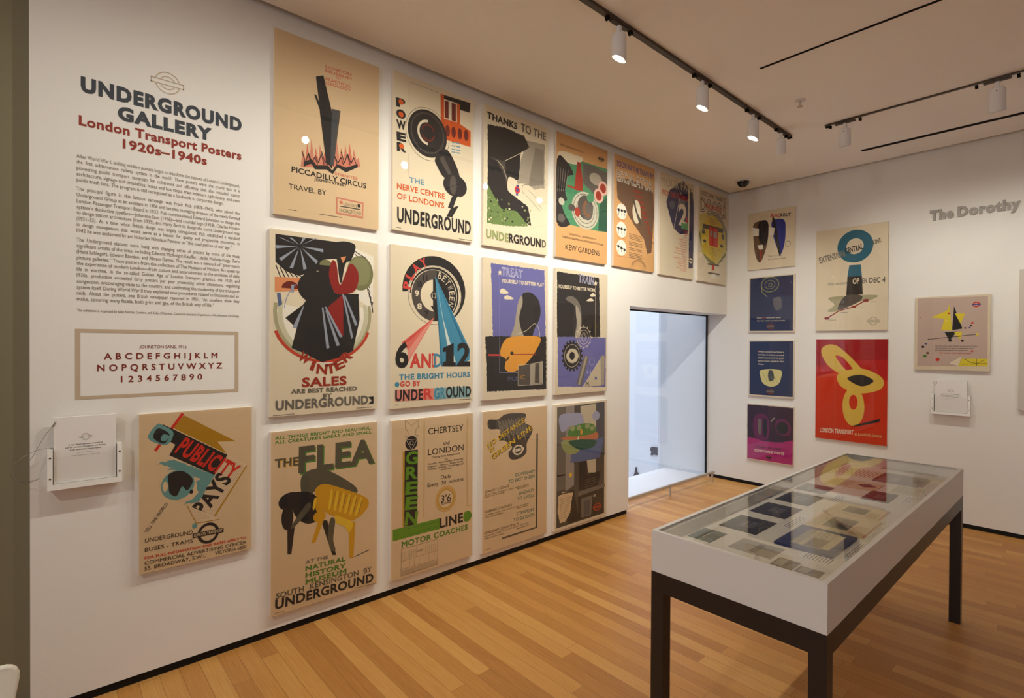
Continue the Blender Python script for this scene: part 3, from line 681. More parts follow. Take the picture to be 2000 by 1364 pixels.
     ('t', 'char2', 'Daily', [374.9, 592.0, 458.0, 588.6, 25.9], 'r'),
     ('t', 'char2', 'Every  30  minutes', [269.3, 554.0, 564.3, 551.6, 25.0], 'r'),
     ('e','tan4',[417.6,450.7,86.6,89.3],[0.72,0,360],''),
     ('e','ochre3',[417.6,449.8,71.1,73.5],[0.93,0,360],''),
     ('e','ochre3',[417.6,449.8,63.3,66.0],[0.92,0,360],''),
     ('t', 'char2', "3'6", [376.5, 430.2, 458.8, 427.4, 48.4], 'r'),
     ('t', 'char2', 'RETURN', [381.8, 413.5, 455.3, 413.1, 14.0], 'r'),
     ('l','char3',[72.9,188.3,353.2,187.3,351.5,16.2,70.4,14.2,72.9,188.3],1.76),
     ('l','char3',[71.8,109.7,352.5,110.2],1.33),
     ('l','char3',[71.0,56.7,351.8,49.7],1.33),
     ('l','char3',[187.8,187.0,188.9,108.9],1.35),
     ('l','char3',[78.6,167.4,78.8,118.6],1.15),
     ('l','char3',[92.9,167.1,93.2,118.4],1.15),
     ('l','char3',[107.4,166.8,107.7,118.3],1.15),
     ('l','char3',[121.9,166.5,122.3,118.1],1.16),
     ('l','char3',[136.5,166.2,136.9,117.9],1.16),
     ('l','char3',[151.2,165.9,151.6,117.8],1.16),
     ('l','char3',[166.0,165.6,166.4,117.6],1.17),
     ('l','char3',[180.8,165.3,181.2,117.4],1.17),
     ('l','char3',[189.4,152.3,236.2,150.1],1.17),
     ('l','char3',[189.4,148.7,236.1,146.5],1.17),
     ('l','char3',[189.3,145.0,236.1,142.9],1.17),
     ('l','char3',[189.3,141.4,236.0,139.2],1.17),
     ('l','char3',[256.3,163.8,256.8,116.6],1.19),
     ('l','char3',[271.7,163.5,272.2,116.4],1.19),
     ('l','char3',[287.1,163.2,287.6,116.3],1.19),
     ('l','char3',[302.6,162.8,303.2,116.1],1.2),
     ('l','char3',[318.2,162.5,318.8,115.9],1.2),
     ('l','char3',[333.9,162.2,334.5,115.7],1.2),
     ('l','char3',[132.7,105.0,133.0,55.5],1.16),
     ('l','char3',[76.8,46.2,347.4,43.4],1.06),
     ('l','char3',[169.3,104.8,169.6,55.0],1.17),
     ('l','char3',[76.7,40.9,347.3,37.8],1.06),
     ('l','char3',[206.4,104.6,206.8,54.5],1.18),
     ('l','char3',[76.6,35.6,347.3,32.2],1.06),
     ('l','char3',[244.0,104.4,244.5,53.9],1.19),
     ('l','char3',[76.6,30.3,347.2,26.6],1.06),
     ('l','char3',[282.2,104.2,282.7,53.3],1.19),
     ('l','char3',[76.5,25.0,347.2,21.0],1.06),
     ('l','char3',[320.8,103.9,321.4,52.8],1.2),
     ('l','char3',[76.4,19.6,347.1,15.4],1.06),
    ]),
    dict(name='poster', label='poster reading NO DISTANCE BY GREEN LINE on a dark hatched patch with coach routes', group='posters in the bottom row on the long wall', wall='L', rect=(2.3836, 3.049, 0.0855, 1.125), paper='tan', ink=[
     ('p','char3',[54.0,975.1,142.4,972.5,215.0,1003.8,326.9,1004.9,429.6,987.8,416.6,926.6,495.6,881.3,495.7,832.8,442.9,760.8,436.4,684.4,365.0,649.9,276.3,656.3,251.5,706.5,288.9,749.2,214.6,804.1,154.0,819.7,166.2,892.3,59.5,911.2],'s'),
     ('l','cream',[148.4,967.4,172.1,854.8],1.47),
     ('l','cream',[159.1,958.5,182.4,842.7],1.47),
     ('l','cream',[170.0,949.5,192.7,830.5],1.47),
     ('l','cream',[180.9,968.1,203.0,818.3],1.48),
     ('l','cream',[191.8,959.1,213.4,806.1],1.48),
     ('l','cream',[202.7,950.1,223.9,849.7],1.48),
     ('l','cream',[213.7,968.8,234.3,837.5],1.48),
     ('l','cream',[224.7,959.8,244.8,825.2],1.49),
     ('l','cream',[235.8,950.7,255.3,812.9],1.49),
     ('l','cream',[246.9,969.5,265.9,800.6],1.49),
     ('l','cream',[258.0,960.5,276.5,844.6],1.49),
     ('l','cream',[269.2,951.3,287.1,832.2],1.5),
     ('l','cream',[280.4,970.3,297.8,819.9],1.5),
     ('l','cream',[291.6,961.1,308.5,807.5],1.5),
     ('l','cream',[302.9,951.9,319.2,795.0],1.5),
     ('l','cream',[314.2,971.0,330.0,839.3],1.51),
     ('l','cream',[325.6,961.8,340.8,826.9],1.51),
     ('l','cream',[337.0,952.6,351.6,814.4],1.51),
     ('l','cream',[348.4,971.7,362.5,801.9],1.51),
     ('l','cream',[359.9,962.5,373.4,789.3],1.52),
     ('l','cream',[371.4,953.2,384.3,834.0],1.52),
     ('l','cream',[383.0,972.5,395.3,821.5],1.52),
     ('l','cream',[394.6,963.2,406.3,808.9],1.52),
     ('l','cream',[406.2,953.9,417.4,796.2],1.53),
     ('l','cream',[417.9,973.2,428.5,783.5],1.53),
     ('l','cream',[429.6,963.9,439.5,828.6],1.53),
     ('t', 'char2', 'NO DISTANCE', [50.8, 765.0, 423.1, 926.1, 37.3], 'x'),
     ('t', 'ochre2', 'NO DISTANCE', [47.3, 767.2, 419.2, 928.3, 37.3], 'b'),
     ('t', 'char2', 'BY', [74.1, 730.4, 121.5, 749.6, 31.1], 'x'),
     ('t', 'ochre2', 'BY', [70.6, 732.6, 117.9, 751.8, 31.1], 'b'),
     ('t', 'char2', 'GREEN LINE', [95.1, 672.9, 506.3, 859.0, 39.6], 'x'),
     ('t', 'ochre2', 'GREEN LINE', [91.6, 675.2, 502.3, 861.3, 39.6], 'b'),
     ('e','cream',[349.7,718.5,53.7,40.0],[0.7,0,360],''),
     ('p','cream',[287.4,724.6,406.1,733.6,413.2,712.3,294.2,703.7],''),
     ('e','char3',[349.7,718.5,35.8,26.7],[0.8,0,360],''),
     ('p','grey6',[545.3,823.1,562.9,824.3,559.4,67.5,188.6,65.1,188.6,78.3,543.0,78.8],''),
     ('t', 'teal2', 'DOWNHAM', [324.1, 515.1, 528.5, 516.5, 25.2], 'r'),
     ('t', 'teal2', 'TO EAST SHEEN', [251.1, 475.8, 528.6, 477.1, 25.0], 'r'),
     ('t', 'teal2', 'FINCHLEY', [362.5, 365.3, 523.4, 367.7, 25.3], 'r'),
     ('t', 'teal2', 'TO EWELL', [343.2, 326.3, 526.2, 324.8, 25.3], 'r'),
     ('t', 'teal2', 'STANMORE', [332.9, 213.7, 526.4, 211.1, 25.4], 'r'),
     ('t', 'teal2', 'TO SELSDON', [306.1, 170.9, 526.5, 171.5, 25.3], 'r'),
     ('t', 'brown5', 'COACH C1, C2 or D', [22.7, 442.7, 261.1, 448.7, 17.6], 'r'),
     ('t', 'brown5', 'via  Lewisham,  Elephant  &  Castle,  Lambeth,  Victoria', [22.7, 422.7, 463.1, 428.4, 10.4], 'r'),
     ('t', 'brown5', 'Daily every 15 minutes', [22.6, 408.1, 211.4, 411.5, 10.2], 'r'),
     ('t', 'brown5', 'Return fare 1/9', [339.4, 414.2, 463.1, 416.6, 10.6], 'r'),
     ('t', 'brown5', 'DORKING COACH (K1)', [22.1, 294.6, 288.5, 298.7, 17.8], 'r'),
     ('t', 'brown5', 'via Golders Green, Baker Street, Victoria, Kennington', [22.0, 273.6, 463.3, 279.8, 10.4], 'r'),
     ('t', 'brown5', 'Daily every 30 minutes', [22.0, 258.0, 211.2, 258.9, 10.2], 'r'),
     ('t', 'brown5', 'Return fare 2/-', [339.3, 263.5, 463.3, 264.1, 10.7], 'r'),
     ('t', 'brown5', 'CHELSHAM COACH (E or F)', [21.5, 140.5, 357.3, 141.3, 17.9], 'r'),
     ('t', 'brown5', 'via Edgware, Hendon, Marble Arch, Victoria, Kennington', [21.4, 120.2, 463.5, 126.7, 10.5], 'r'),
     ('t', 'brown5', 'Daily every 30 minutes', [21.3, 103.7, 210.9, 101.9, 10.3], 'r'),
     ('t', 'brown5', 'Return fare 2/3', [339.3, 106.4, 463.5, 107.0, 10.7], 'r'),
     ('l','char3',[30.3,26.0,85.8,22.5],2.1),
    ]),
    dict(name='poster', label='dark grey poster of flat panels with a green patch and a torn cream scrap', group='posters in the bottom row on the long wall', wall='L', rect=(3.1404, 3.8158, 0.0727, 1.1211), paper='cream3', ink=[
     ('p','char3',[27.4,1026.5,646.2,1031.4,649.9,22.3,25.0,22.5],''),
     ('p','grey4',[31.7,1026.2,128.1,1027.8,133.1,332.6,32.2,329.1],''),
     ('p','grey7',[131.1,1027.6,242.8,1028.4,241.8,346.1,133.2,311.5],''),
     ('p','char3',[239.7,1028.6,316.7,1029.8,333.1,525.0,237.7,527.6],''),
     ('p','tan3',[316.8,1015.1,526.3,1022.6,529.5,750.6,331.3,770.9],''),
     ('p','slate5',[526.2,1031.2,646.2,1032.5,653.1,548.2,530.6,651.9],''),
     ('p','char2',[32.1,463.6,132.8,458.6,132.8,446.0,32.1,451.2],''),
     ('p','lilac2',[46.5,927.1,83.4,964.8,219.9,964.6,314.1,957.5,354.3,917.4,346.8,854.4,189.5,858.2,128.7,822.6,83.7,816.8,56.9,870.4],'s'),
     ('e','lilac2',[527.6,914.2,50.8,41.3],[0,0,360],''),
     ('p','slate4',[83.8,755.3,299.9,700.0,642.0,711.3,583.5,534.9,381.8,534.5,190.8,544.6,206.0,616.2],''),
     ('p','green3',[83.8,739.9,299.7,731.8,316.2,644.9,237.2,612.2,129.2,641.6],'s'),
     ('p','orange4',[98.7,769.1,512.3,774.2,538.5,705.9,331.6,728.3,128.9,745.2],'s'),
     ('p','green8',[166.7,818.9,251.6,852.5,362.8,863.6,494.7,841.0,520.7,773.3,379.9,755.2,174.5,771.4],'s'),
     ('p','green5',[190.1,733.3,513.1,703.2,496.9,644.9,332.3,637.6,205.7,689.7],'s'),
     ('p','cream',[296.2,769.2,302.9,729.3,275.9,730.2],''),
     ('e','green3',[220.5,834.5,31.0,23.0],[0,0,360],''),
     ('e','green3',[299.0,832.3,31.8,23.2],[0,0,360],''),
     ('e','green3',[411.9,835.7,32.8,23.6],[0,0,360],''),
     ('e','green3',[478.3,810.1,33.4,23.8],[0,0,360],''),
     ('e','orange3',[331.2,792.2,16.0,25.5],[0,0,360],''),
     ('p','tan3',[406.3,536.6,528.6,531.1,530.0,409.3,423.9,425.3],''),
     ('p','char2',[301.0,529.4,406.4,531.2,416.9,273.1,302.7,260.4],''),
     ('p','charcoal',[366.6,390.5,593.7,410.9,560.6,293.1,367.5,281.7],''),
     ('p','char2',[391.0,408.5,602.4,415.2,585.3,389.8,391.3,375.8],''),
     ('l','grey4',[383.2,360.7,542.5,368.5],3.27),
     ('l','grey4',[383.4,341.1,542.7,348.5],3.27),
     ('l','grey4',[383.5,321.5,542.9,328.4],3.28),
     ('l','grey4',[383.7,301.8,543.2,308.3],3.28),
     ('p','grey4',[302.6,282.0,656.8,288.5,657.2,260.1,286.8,241.6],''),
     ('p','char2',[290.1,235.7,648.4,255.9,642.8,23.7,291.3,34.7],''),
     ('p','grey4',[335.4,211.1,484.5,217.1,469.4,41.9,336.6,47.1],''),
     ('p','slate5',[368.2,183.2,451.1,189.9,444.0,58.2,369.3,51.3],''),
     ('e','grey2',[513.5,206.4,18.8,12.3],[0,0,360],''),
     ('p','char2',[133.2,301.0,238.8,314.5,304.2,32.0,161.8,29.8],''),
     ('p','tan',[47.2,284.8,99.7,312.1,231.0,283.8,207.8,213.2,192.6,119.8,130.9,57.8,69.9,60.1,39.8,150.5],'j'),
     ('l','char3',[57.6,260.0,207.6,255.9],2.09),
     ('l','char3',[59.2,245.1,204.6,241.5],2.09),
     ('l','char3',[60.7,230.1,201.5,227.1],2.09),
     ('l','char3',[62.2,215.2,198.5,212.8],2.1),
     ('l','char3',[63.7,200.2,195.4,198.4],2.1),
     ('l','char3',[65.2,185.3,192.3,184.0],2.1),
     ('l','char3',[66.8,170.3,189.3,169.7],2.1),
     ('l','char3',[68.3,155.3,186.2,155.3],2.1),
     ('l','char3',[69.8,140.2,183.2,140.9],2.1),
     ('l','char3',[71.4,125.2,180.1,126.6],2.11),
     ('l','char3',[72.9,110.1,177.0,112.2],2.11),
     ('l','char3',[74.4,95.1,174.0,97.9],2.11),
     ('l','char2',[57.6,298.6,184.1,297.4],9.5),
     ('e','redbrown',[550.8,98.6,55.4,36.1],[0.7,0,360],''),
     ('p','redbrown',[487.2,112.8,609.0,105.4,615.6,84.1,493.5,91.8],''),
     ('e','ochre2',[195.9,440.6,18.6,19.0],[0,0,360],''),
    ]),
    dict(name='poster', label='smaller poster reading PUBLICITY PAYS on slanting bands with a teal disc and roundel', group=None, wall='L', rect=(0.3304, 0.8216, 0.5249, 1.2791), paper='tan', ink=[
     ('p','ochre4',[181.3,736.4,413.8,580.7,329.5,588.2,372.2,520.0,138.5,676.4],''),
     ('p','red',[171.8,748.8,183.0,741.5,68.9,570.6,58.8,578.1],''),
     ('p','char2',[95.0,699.5,375.3,514.1,315.6,418.5,121.2,546.3,145.7,594.3,88.8,642.2],''),
     ('p','teal3',[70.8,701.4,97.6,692.8,138.2,653.7,109.9,598.2,35.4,637.9],'s'),
     ('p','char2',[75.9,681.9,121.5,648.8,99.1,605.8,56.6,639.0],'s'),
     ('p','teal3',[97.0,651.1,121.4,639.1,104.7,618.1,85.8,626.5],'s'),
     ('p','tan5',[375.3,514.1,467.7,447.4,313.4,211.9,218.5,271.4,315.6,418.5],''),
     ('l','brown4',[372.1,507.5,222.0,274.1],1.11),
     ('l','brown4',[378.3,502.9,228.7,269.4],1.11),
     ('l','brown4',[384.6,498.3,235.4,264.8],1.11),
     ('l','brown4',[390.8,493.7,242.1,260.1],1.11),
     ('l','brown4',[397.1,489.1,248.9,255.4],1.12),
     ('l','brown4',[403.4,484.4,255.6,250.7],1.12),
     ('l','brown4',[409.8,479.7,262.4,246.0],1.12),
     ('l','brown4',[416.1,475.1,269.2,241.2],1.12),
     ('l','brown4',[422.5,470.4,276.1,236.5],1.12),
     ('l','brown4',[428.9,465.6,283.0,231.7],1.13),
     ('l','brown4',[435.3,460.9,289.9,226.9],1.13),
     ('l','brown4',[441.7,456.2,296.8,222.1],1.13),
     ('l','brown4',[448.2,451.4,303.7,217.3],1.13),
     ('l','brown4',[454.6,446.6,310.7,212.4],1.13),
     ('p','ochre4',[465.1,448.4,469.0,442.2,319.5,207.2,313.4,211.9],''),
     ('t', 'red', 'PUBLICITY', [139.6, 559.1, 389.8, 376.0, 86.3], 'x'),
     ('t', 'char2', 'PAYS', [274.1, 219.7, 399.4, 385.1, 81.6], 'x'),
     ('p','teal3',[68.0,512.9,141.9,522.8,315.6,418.5,248.2,299.7,172.6,293.4,248.7,347.1,185.3,391.1,255.4,407.1,186.0,444.2,102.6,475.9,135.9,487.6],'j'),
     ('p','tan',[91.6,471.0,197.6,452.6,234.6,396.7,230.9,329.9,184.3,311.2,95.6,366.4],'s'),
     ('e','teal3',[157.0,397.6,70.3,72.6],[0,0,360],''),
     ('p','char2',[118.8,454.0,174.9,462.4,220.2,412.4,196.4,362.6,173.9,386.3,150.7,343.8,123.0,361.7,118.0,401.9],'s'),
     ('e','tan',[104.2,397.5,10.9,24.7],[0,0,360],''),
     ('e','char2',[213.7,353.0,8.1,10.7],[0,0,360],''),
     ('p','tan5',[195.5,289.1,313.4,211.9,337.9,189.6,235.1,192.1],''),
     ('l','ochre4',[195.5,289.1,235.1,192.1,337.9,189.6],3.35),
     ('l','brown4',[204.1,280.8,238.1,196.3],0.94),
     ('l','brown4',[214.4,273.5,246.4,196.6],0.94),
     ('l','brown4',[224.8,266.1,254.7,196.9],0.94),
     ('l','brown4',[235.3,258.7,263.1,197.3],0.95),
     ('l','brown4',[245.8,251.2,271.5,197.6],0.95),
     ('l','brown4',[256.4,243.7,279.9,197.9],0.95),
     ('l','brown4',[267.1,236.2,288.3,198.3],0.96),
     ('l','brown4',[277.8,228.6,296.8,198.6],0.96),
     ('e','teal3',[227.9,180.1,11.7,12.9],[0,0,360],''),
     ('t', 'char2', 'TELL THE WORLD', [32.6, 190.4, 116.8, 313.6, 14.3], 'r'),
     ('t', 'char2', 'UNDERGROUND', [23.4, 146.0, 219.2, 141.2, 19.8], 'r'),
     ('t', 'char2', 'BUSES - TRAMS', [22.7, 103.5, 219.9, 99.6, 18.5], 'r'),
     ('e','char2',[288.2,130.7,48.4,52.4],[0.74,0,360],''),
     ('p','char2',[219.3,143.9,357.4,142.1,357.1,119.0,219.0,120.2],''),
     ('t', 'tan', 'LONDON TRANSPORT', [224.9, 125.0, 352.2, 123.6, 15.2], 'b'),
     ('t', 'red', 'FOR FULL INFORMATION AND RATES APPLY TO', [22.1, 66.7, 464.8, 59.1, 12.9], 'b'),
     ('t', 'char2', 'COMMERCIAL ADVERTISING OFFICER', [21.7, 40.8, 464.6, 33.8, 16.4], 'r'),
     ('t', 'char2', '55, BROADWAY, S.W.I.', [21.3, 15.0, 276.0, 11.1, 17.4], 'r'),
     ('t', 'char2', 'VICTORIA 6800', [317.5, 12.5, 464.5, 8.6, 17.0], 'r'),
    ]),
    dict(name='poster', label='small tan poster reading BLACKOUT with brown and blue blots', group='posters on the end wall', wall='F', rect=(0.2294, 0.7387, 2.4953, 3.1471), paper='cream', ink=[
     ('p','brown3',[69.4,532.1,220.1,527.9,217.2,283.6,145.0,80.1,87.1,159.7,59.7,379.4],'s'),
     ('p','char2',[123.5,534.0,220.1,527.9,217.5,307.0,159.3,268.8,114.3,394.2],'s'),
     ('p','blue9',[269.8,530.2,365.1,535.2,410.4,481.5,406.9,277.5,362.1,141.3,307.6,269.8,268.6,415.1],'s'),
     ('p','char2',[269.8,530.2,298.9,529.4,362.3,169.1,340.1,160.6],'s'),
     ('p','cream2',[52.0,487.8,122.4,463.7,121.2,381.3,55.2,392.0],''),
     ('p','cream2',[230.8,468.0,298.1,444.6,286.1,365.9,229.8,379.9],''),
     ('p','cream2',[105.5,276.8,171.0,276.5,170.3,224.5,128.2,221.1],''),
     ('l','red',[142.3,223.8,140.4,85.5],4.75),
     ('l','red',[128.3,225.8,157.7,150.2],4.76),
     ('t', 'cream4', 'IN THE', [140.5, 584.6, 238.8, 572.9, 30.0], 'b'),
     ('t', 'red', 'BLAC', [247.8, 573.4, 354.3, 559.9, 38.7], 'x'),
     ('t', 'char2', 'KOUT', [354.3, 559.9, 462.2, 548.1, 38.2], 'x'),
     ('t', 'char2', 'Wear or carry', [226.8, 129.1, 377.4, 123.0, 16.4], 'r'),
     ('t', 'char2', 'something white', [226.4, 93.6, 416.7, 90.0, 16.3], 'r'),
     ('e','grey3',[439.3,249.7,30.2,31.9],[0.85,0,360],''),
    ]),
    dict(name='poster', label='small navy poster with a pale ring above two lines of white text', group='posters on the end wall', wall='F', rect=(0.246, 0.7449, 1.7743, 2.4068), paper='cream3', ink=[
     ('p','navy2',[13.8,619.8,483.5,622.7,483.2,9.8,12.0,15.9],''),
     ('e','olive2',[234.5,535.7,98.9,87.4],[0.9,0,360],''),
     ('e','olive2',[234.5,535.7,58.4,50.6],[0.88,0,360],''),
     ('e','olive2',[238.9,530.8,22.5,20.7],[0.7,0,360],''),
     ('l','olive2',[137.1,539.4,145.7,457.4,204.5,399.4],9.27),
     ('p','slate2',[267.5,366.8,350.2,383.8,361.2,267.6,294.2,248.8],'s'),
     ('t', 'cream', 'Please', [92.8, 157.6, 148.2, 156.8, 14.2], 'b'),
     ('t', 'red', "don't", [152.8, 156.5, 189.5, 156.7, 14.2], 'b'),
     ('t', 'cream', 'wave your torch', [196.4, 156.3, 354.5, 154.2, 14.1], 'b'),
     ('t', 'cream', "'flag' bus with something white", [92.5, 124.3, 401.2, 118.9, 14.1], 'b'),
     ('e','maroon',[241.6,64.2,41.0,33.1],[0.6,0,360],''),
     ('p','grey4',[202.8,73.3,284.7,73.7,284.6,54.9,202.7,54.3],''),
    ]),
    dict(name='poster', label='small navy poster with a paragraph above a pale yellow half disc', group='posters on the end wall', wall='F', rect=(0.2514, 0.7405, 1.041, 1.6794), paper='cream3', ink=[
     ('p','navy2',[10.0,625.9,483.1,629.6,483.0,17.5,9.7,15.4],''),
     ('p','yellow3',[141.8,301.2,349.9,308.2,356.8,216.8,324.4,146.2,246.5,118.1,166.1,148.3,135.3,217.7],'s'),
     ('p','slate',[222.8,292.2,268.1,293.8,284.1,213.2,261.9,184.2,223.4,191.5],'s'),
     ('l','olive2',[153.7,277.9,212.1,162.7],3.56),
     ('l','olive2',[200.1,265.5,246.2,164.7],3.53),
     ('l','olive2',[245.7,253.3,279.9,166.6],3.5),
     ('l','olive2',[290.7,241.3,313.2,168.6],3.47),
     ('t', 'cream', 'When coming up from a', [102.7, 503.8, 386.0, 501.3, 16.4], 'b'),
     ('t', 'cream', 'brightly-lit below-ground', [102.9, 468.5, 386.1, 467.0, 16.4], 'b'),
     ('t', 'cream', 'station pause and let your', [103.2, 433.2, 386.2, 432.7, 16.4], 'b'),
     ('t', 'cream', 'eyes grow used to the', [103.4, 397.9, 386.4, 398.4, 16.4], 'b'),
     ('t', 'cream', 'gloom', [103.7, 362.7, 167.1, 359.0, 16.7], 'b'),
     ('t', 'red', 'W', [102.7, 503.8, 121.7, 503.7, 16.8], 'b'),
     ('e','maroon',[242.2,64.2,40.7,32.6],[0.6,0,360],''),
     ('p','grey4',[201.2,70.6,284.9,72.1,285.0,53.6,201.3,51.8],''),
    ]),
    dict(name='poster', label='small magenta and dark poster reading WEAR OR CARRY SOMETHING WHITE', group='posters on the end wall', wall='F', rect=(0.2376, 0.7443, 0.3047, 0.9498), paper='cream3', ink=[
     ('p','magenta',[2.6,632.9,507.0,633.6,502.1,7.8,4.5,7.1],''),
     ('p','plum',[2.6,632.9,507.0,633.6,504.8,280.0,386.4,240.0,207.3,225.6,90.7,249.1,4.8,251.5],'j'),
     ('p','magenta2',[75.0,482.2,179.9,541.6,250.1,454.5,229.8,252.2,90.4,268.1],'s'),
     ('p','grey4',[125.0,463.8,162.4,463.3,159.8,325.1,132.0,309.5],'s'),
     ('p','charcoal',[180.9,470.2,222.5,470.2,220.1,297.8,188.0,293.4],'s'),
     ('p','magenta2',[317.8,462.5,406.0,507.6,476.0,435.3,461.7,330.7,341.4,337.4],'s'),
     ('e','charcoal',[389.4,401.5,61.4,69.2],[0,0,360],''),
     ('l','grey2',[268.2,461.4,308.3,508.2],11.74),
     ('t', 'charcoal', 'WEAR OR CARRY', [101.9, 139.1, 400.3, 150.8, 25.5], 'b'),
     ('t', 'cream', 'SOMETHING WHITE', [86.1, 96.4, 413.7, 102.9, 27.8], 'b'),
     ('e','charcoal',[248.2,52.6,22.5,23.1],[0.7,0,360],''),
     ('p','charcoal',[217.5,58.3,280.2,60.9,278.8,47.0,216.0,44.2],''),
    ]),
    dict(name='poster', label='larger cream poster reading EXTENSION CENTRAL LINE with a teal ring on a bar', group='posters on the end wall', wall='F', rect=(0.9543, 1.5924, 1.78, 2.8327), paper='cream', ink=[
     ('p','teal4',[308.3,663.1,408.0,658.6,420.3,543.7,292.6,547.8],''),
     ('p','char2',[292.6,547.8,420.3,543.7,429.5,357.4,283.3,357.9],''),
     ('e','teal4',[356.8,849.1,157.7,165.0],[0.48,0,360],''),
     ('p','olive3',[136.2,347.2,534.7,345.7,504.9,299.1,414.2,287.9,209.9,202.2,111.8,202.1,177.4,267.6],'s'),
     ('p','char3',[273.8,351.5,414.2,349.7,398.9,288.9,209.9,211.2],'s'),
     ('l','red3',[108.7,128.9,218.0,201.7,352.5,238.7,456.8,295.5],11.0),
     ('e','red3',[108.7,128.9,25.9,14.3],[0,0,360],''),
     ('e','red3',[218.0,201.7,7.7,4.3],[0,0,360],''),
     ('e','red3',[354.1,238.6,20.5,11.7],[0,0,360],''),
     ('e','red3',[456.8,295.5,27.2,15.8],[0,0,360],''),
     ('l','char3',[125.2,111.7,193.9,110.5],3.3),
     ('l','char3',[481.0,279.8,543.6,277.3],3.2),
     ('l','char3',[375.8,226.7,440.1,224.6],3.2),
     ('l','char3',[234.1,186.4,300.9,184.6],3.2),
     ('t', 'grey3', 'EXTENSION', [36.7, 708.0, 273.3, 757.7, 66.2], 'x'),
     ('t', 'char2', 'CENTRAL', [273.3, 781.3, 429.5, 810.3, 57.4], 'x'),
     ('t', 'grey6', 'LINE', [517.2, 843.8, 582.5, 858.7, 45.5], 'x'),
     ('t', 'grey4', 'first section', [114.4, 470.1, 289.5, 472.5, 30.9], 'i'),
     ('t', 'cream', 'OP', [339.9, 467.9, 397.3, 468.0, 57.0], 'x'),
     ('t', 'grey4', 'EN', [423.4, 467.3, 462.9, 467.2, 56.4], 'x'),
     ('t', 'grey4', 'DEC 4', [481.0, 465.5, 617.0, 463.2, 55.6], 'x'),
     ('e','tan3',[519.7,89.6,38.6,45.1],[0.7,0,360],''),
     ('p','tan3',[464.1,104.6,574.0,102.3,574.5,74.8,464.6,76.6],''),
    ]),
    dict(name='poster', label='larger glossy red poster with overlapping yellow loops', group='posters on the end wall', wall='F', rect=(0.9621, 1.5983, 0.6492, 1.691), paper='red6', ink=[
     ('p','red7',[-3.6,1043.2,637.7,1041.8,636.2,632.9,491.6,687.0,210.7,720.4,-1.7,637.3],''),
     ('p','red8',[-3.6,1043.2,637.7,1041.8,637.7,839.9,289.9,831.8,-1.0,750.0],''),
     ('p','yellow4',[51.7,938.3,192.3,976.2,415.3,745.8,431.4,640.0,291.4,651.1,111.8,772.2],'s'),
     ('p','red7',[185.1,866.1,257.9,849.2,345.8,725.4,274.8,731.8],'s'),
     ('p','yellow4',[211.0,683.8,415.3,745.8,588.1,665.1,581.5,552.0,401.9,496.2,236.3,557.5],'s'),
     ('p','char2',[291.4,642.1,415.8,683.6,521.9,627.0,416.7,568.2],'s'),
     ('e','yellow4',[348.7,358.2,96.7,196.8],[0,0,360],''),
     ('e','red6',[348.4,402.9,37.4,75.2],[0,0,360],''),
     ('p','char2',[326.8,157.1,583.6,262.5,569.2,226.3,373.6,158.8],''),
     ('t', 'cream', 'LONDON TRANSPORT', [46.0, 61.9, 352.5, 74.2, 47.4], 'x'),
     ('t', 'yellow3', "at London's Service", [361.9, 71.8, 593.6, 76.8, 31.6], 'i'),
    ]),
    dict(name='poster', label='square mauve grey poster with a yellow and black angular shape and coloured dots', group='posters on the end wall', wall='F', rect=(1.8081, 2.337, 1.4047, 2.0772), paper='cream3', ink=[
     ('p','mauve',[18.4,662.4,510.6,655.7,512.7,45.3,21.1,32.2],''),
     ('e','red',[434.4,586.4,25.1,23.2],[0.62,0,360],''),
     ('p','blue3',[405.4,593.0,465.5,592.9,465.6,581.4,405.5,581.4],''),
     ('p','yellow5',[191.7,363.3,250.2,600.1,271.6,361.6],''),
     ('p','char2',[271.6,361.6,283.3,581.3,343.2,376.8],''),
     ('p','yellow5',[116.0,482.9,243.9,546.0,237.9,464.6],''),
     ('p','yellow5',[290.3,513.4,361.5,510.2,330.0,419.2],''),
     ('p','char2',[218.7,345.6,304.5,352.4,255.1,268.4],''),
     ('p','yellow5',[284.9,344.4,343.3,351.7,328.4,276.2],''),
     ('l','char2',[103.5,281.6,445.1,324.8],5.22),
     ('e','char2',[103.5,281.6,5.5,5.6],[0,0,360],''),
     ('e','yellow5',[445.1,324.8,10.0,10.6],[0,0,360],''),
     ('e','blue3',[82.9,239.9,8.4,8.4],[0,0,360],''),
     ('e','char2',[62.2,212.0,11.2,11.2],[0,0,360],''),
     ('e','brown3',[97.4,154.5,11.1,11.2],[0,0,360],''),
     ('e','green8',[78.1,126.4,12.5,12.6],[0,0,360],''),
     ('e','red',[170.5,96.6,14.9,15.2],[0,0,360],''),
     ('e','red',[409.2,425.1,8.8,9.3],[0,0,360],''),
     ('e','char2',[400.5,400.4,7.6,8.0],[0,0,360],''),
     ('e','brown3',[362.4,381.4,7.7,8.0],[0,0,360],''),
     ('e','blue3',[391.7,384.0,6.4,6.7],[0,0,360],''),
     ('e','red',[248.1,515.2,8.0,8.2],[0,0,360],''),
     ('e','cream',[231.3,451.1,5.3,5.5],[0,0,360],''),
     ('e','char2',[343.9,267.7,10.3,10.7],[0,0,360],''),
     ('e','char2',[259.1,271.7,13.2,13.6],[0,0,360],''),
     ('e','red',[39.3,485.8,4.2,4.2],[0,0,360],''),
     ('t', 'char3', 'The lines make up the modern Underground System', [152.0, 215.5, 445.9, 215.7, 10.1], 'b'),
     ('t', 'char3', 'that is shown on all maps in a distinctive colour', [152.1, 196.5, 423.4, 195.8, 10.2], 'b'),
     ('t', 'char3', 'and interchange stations are marked thus', [152.3, 177.5, 383.0, 177.2, 10.2], 'b'),
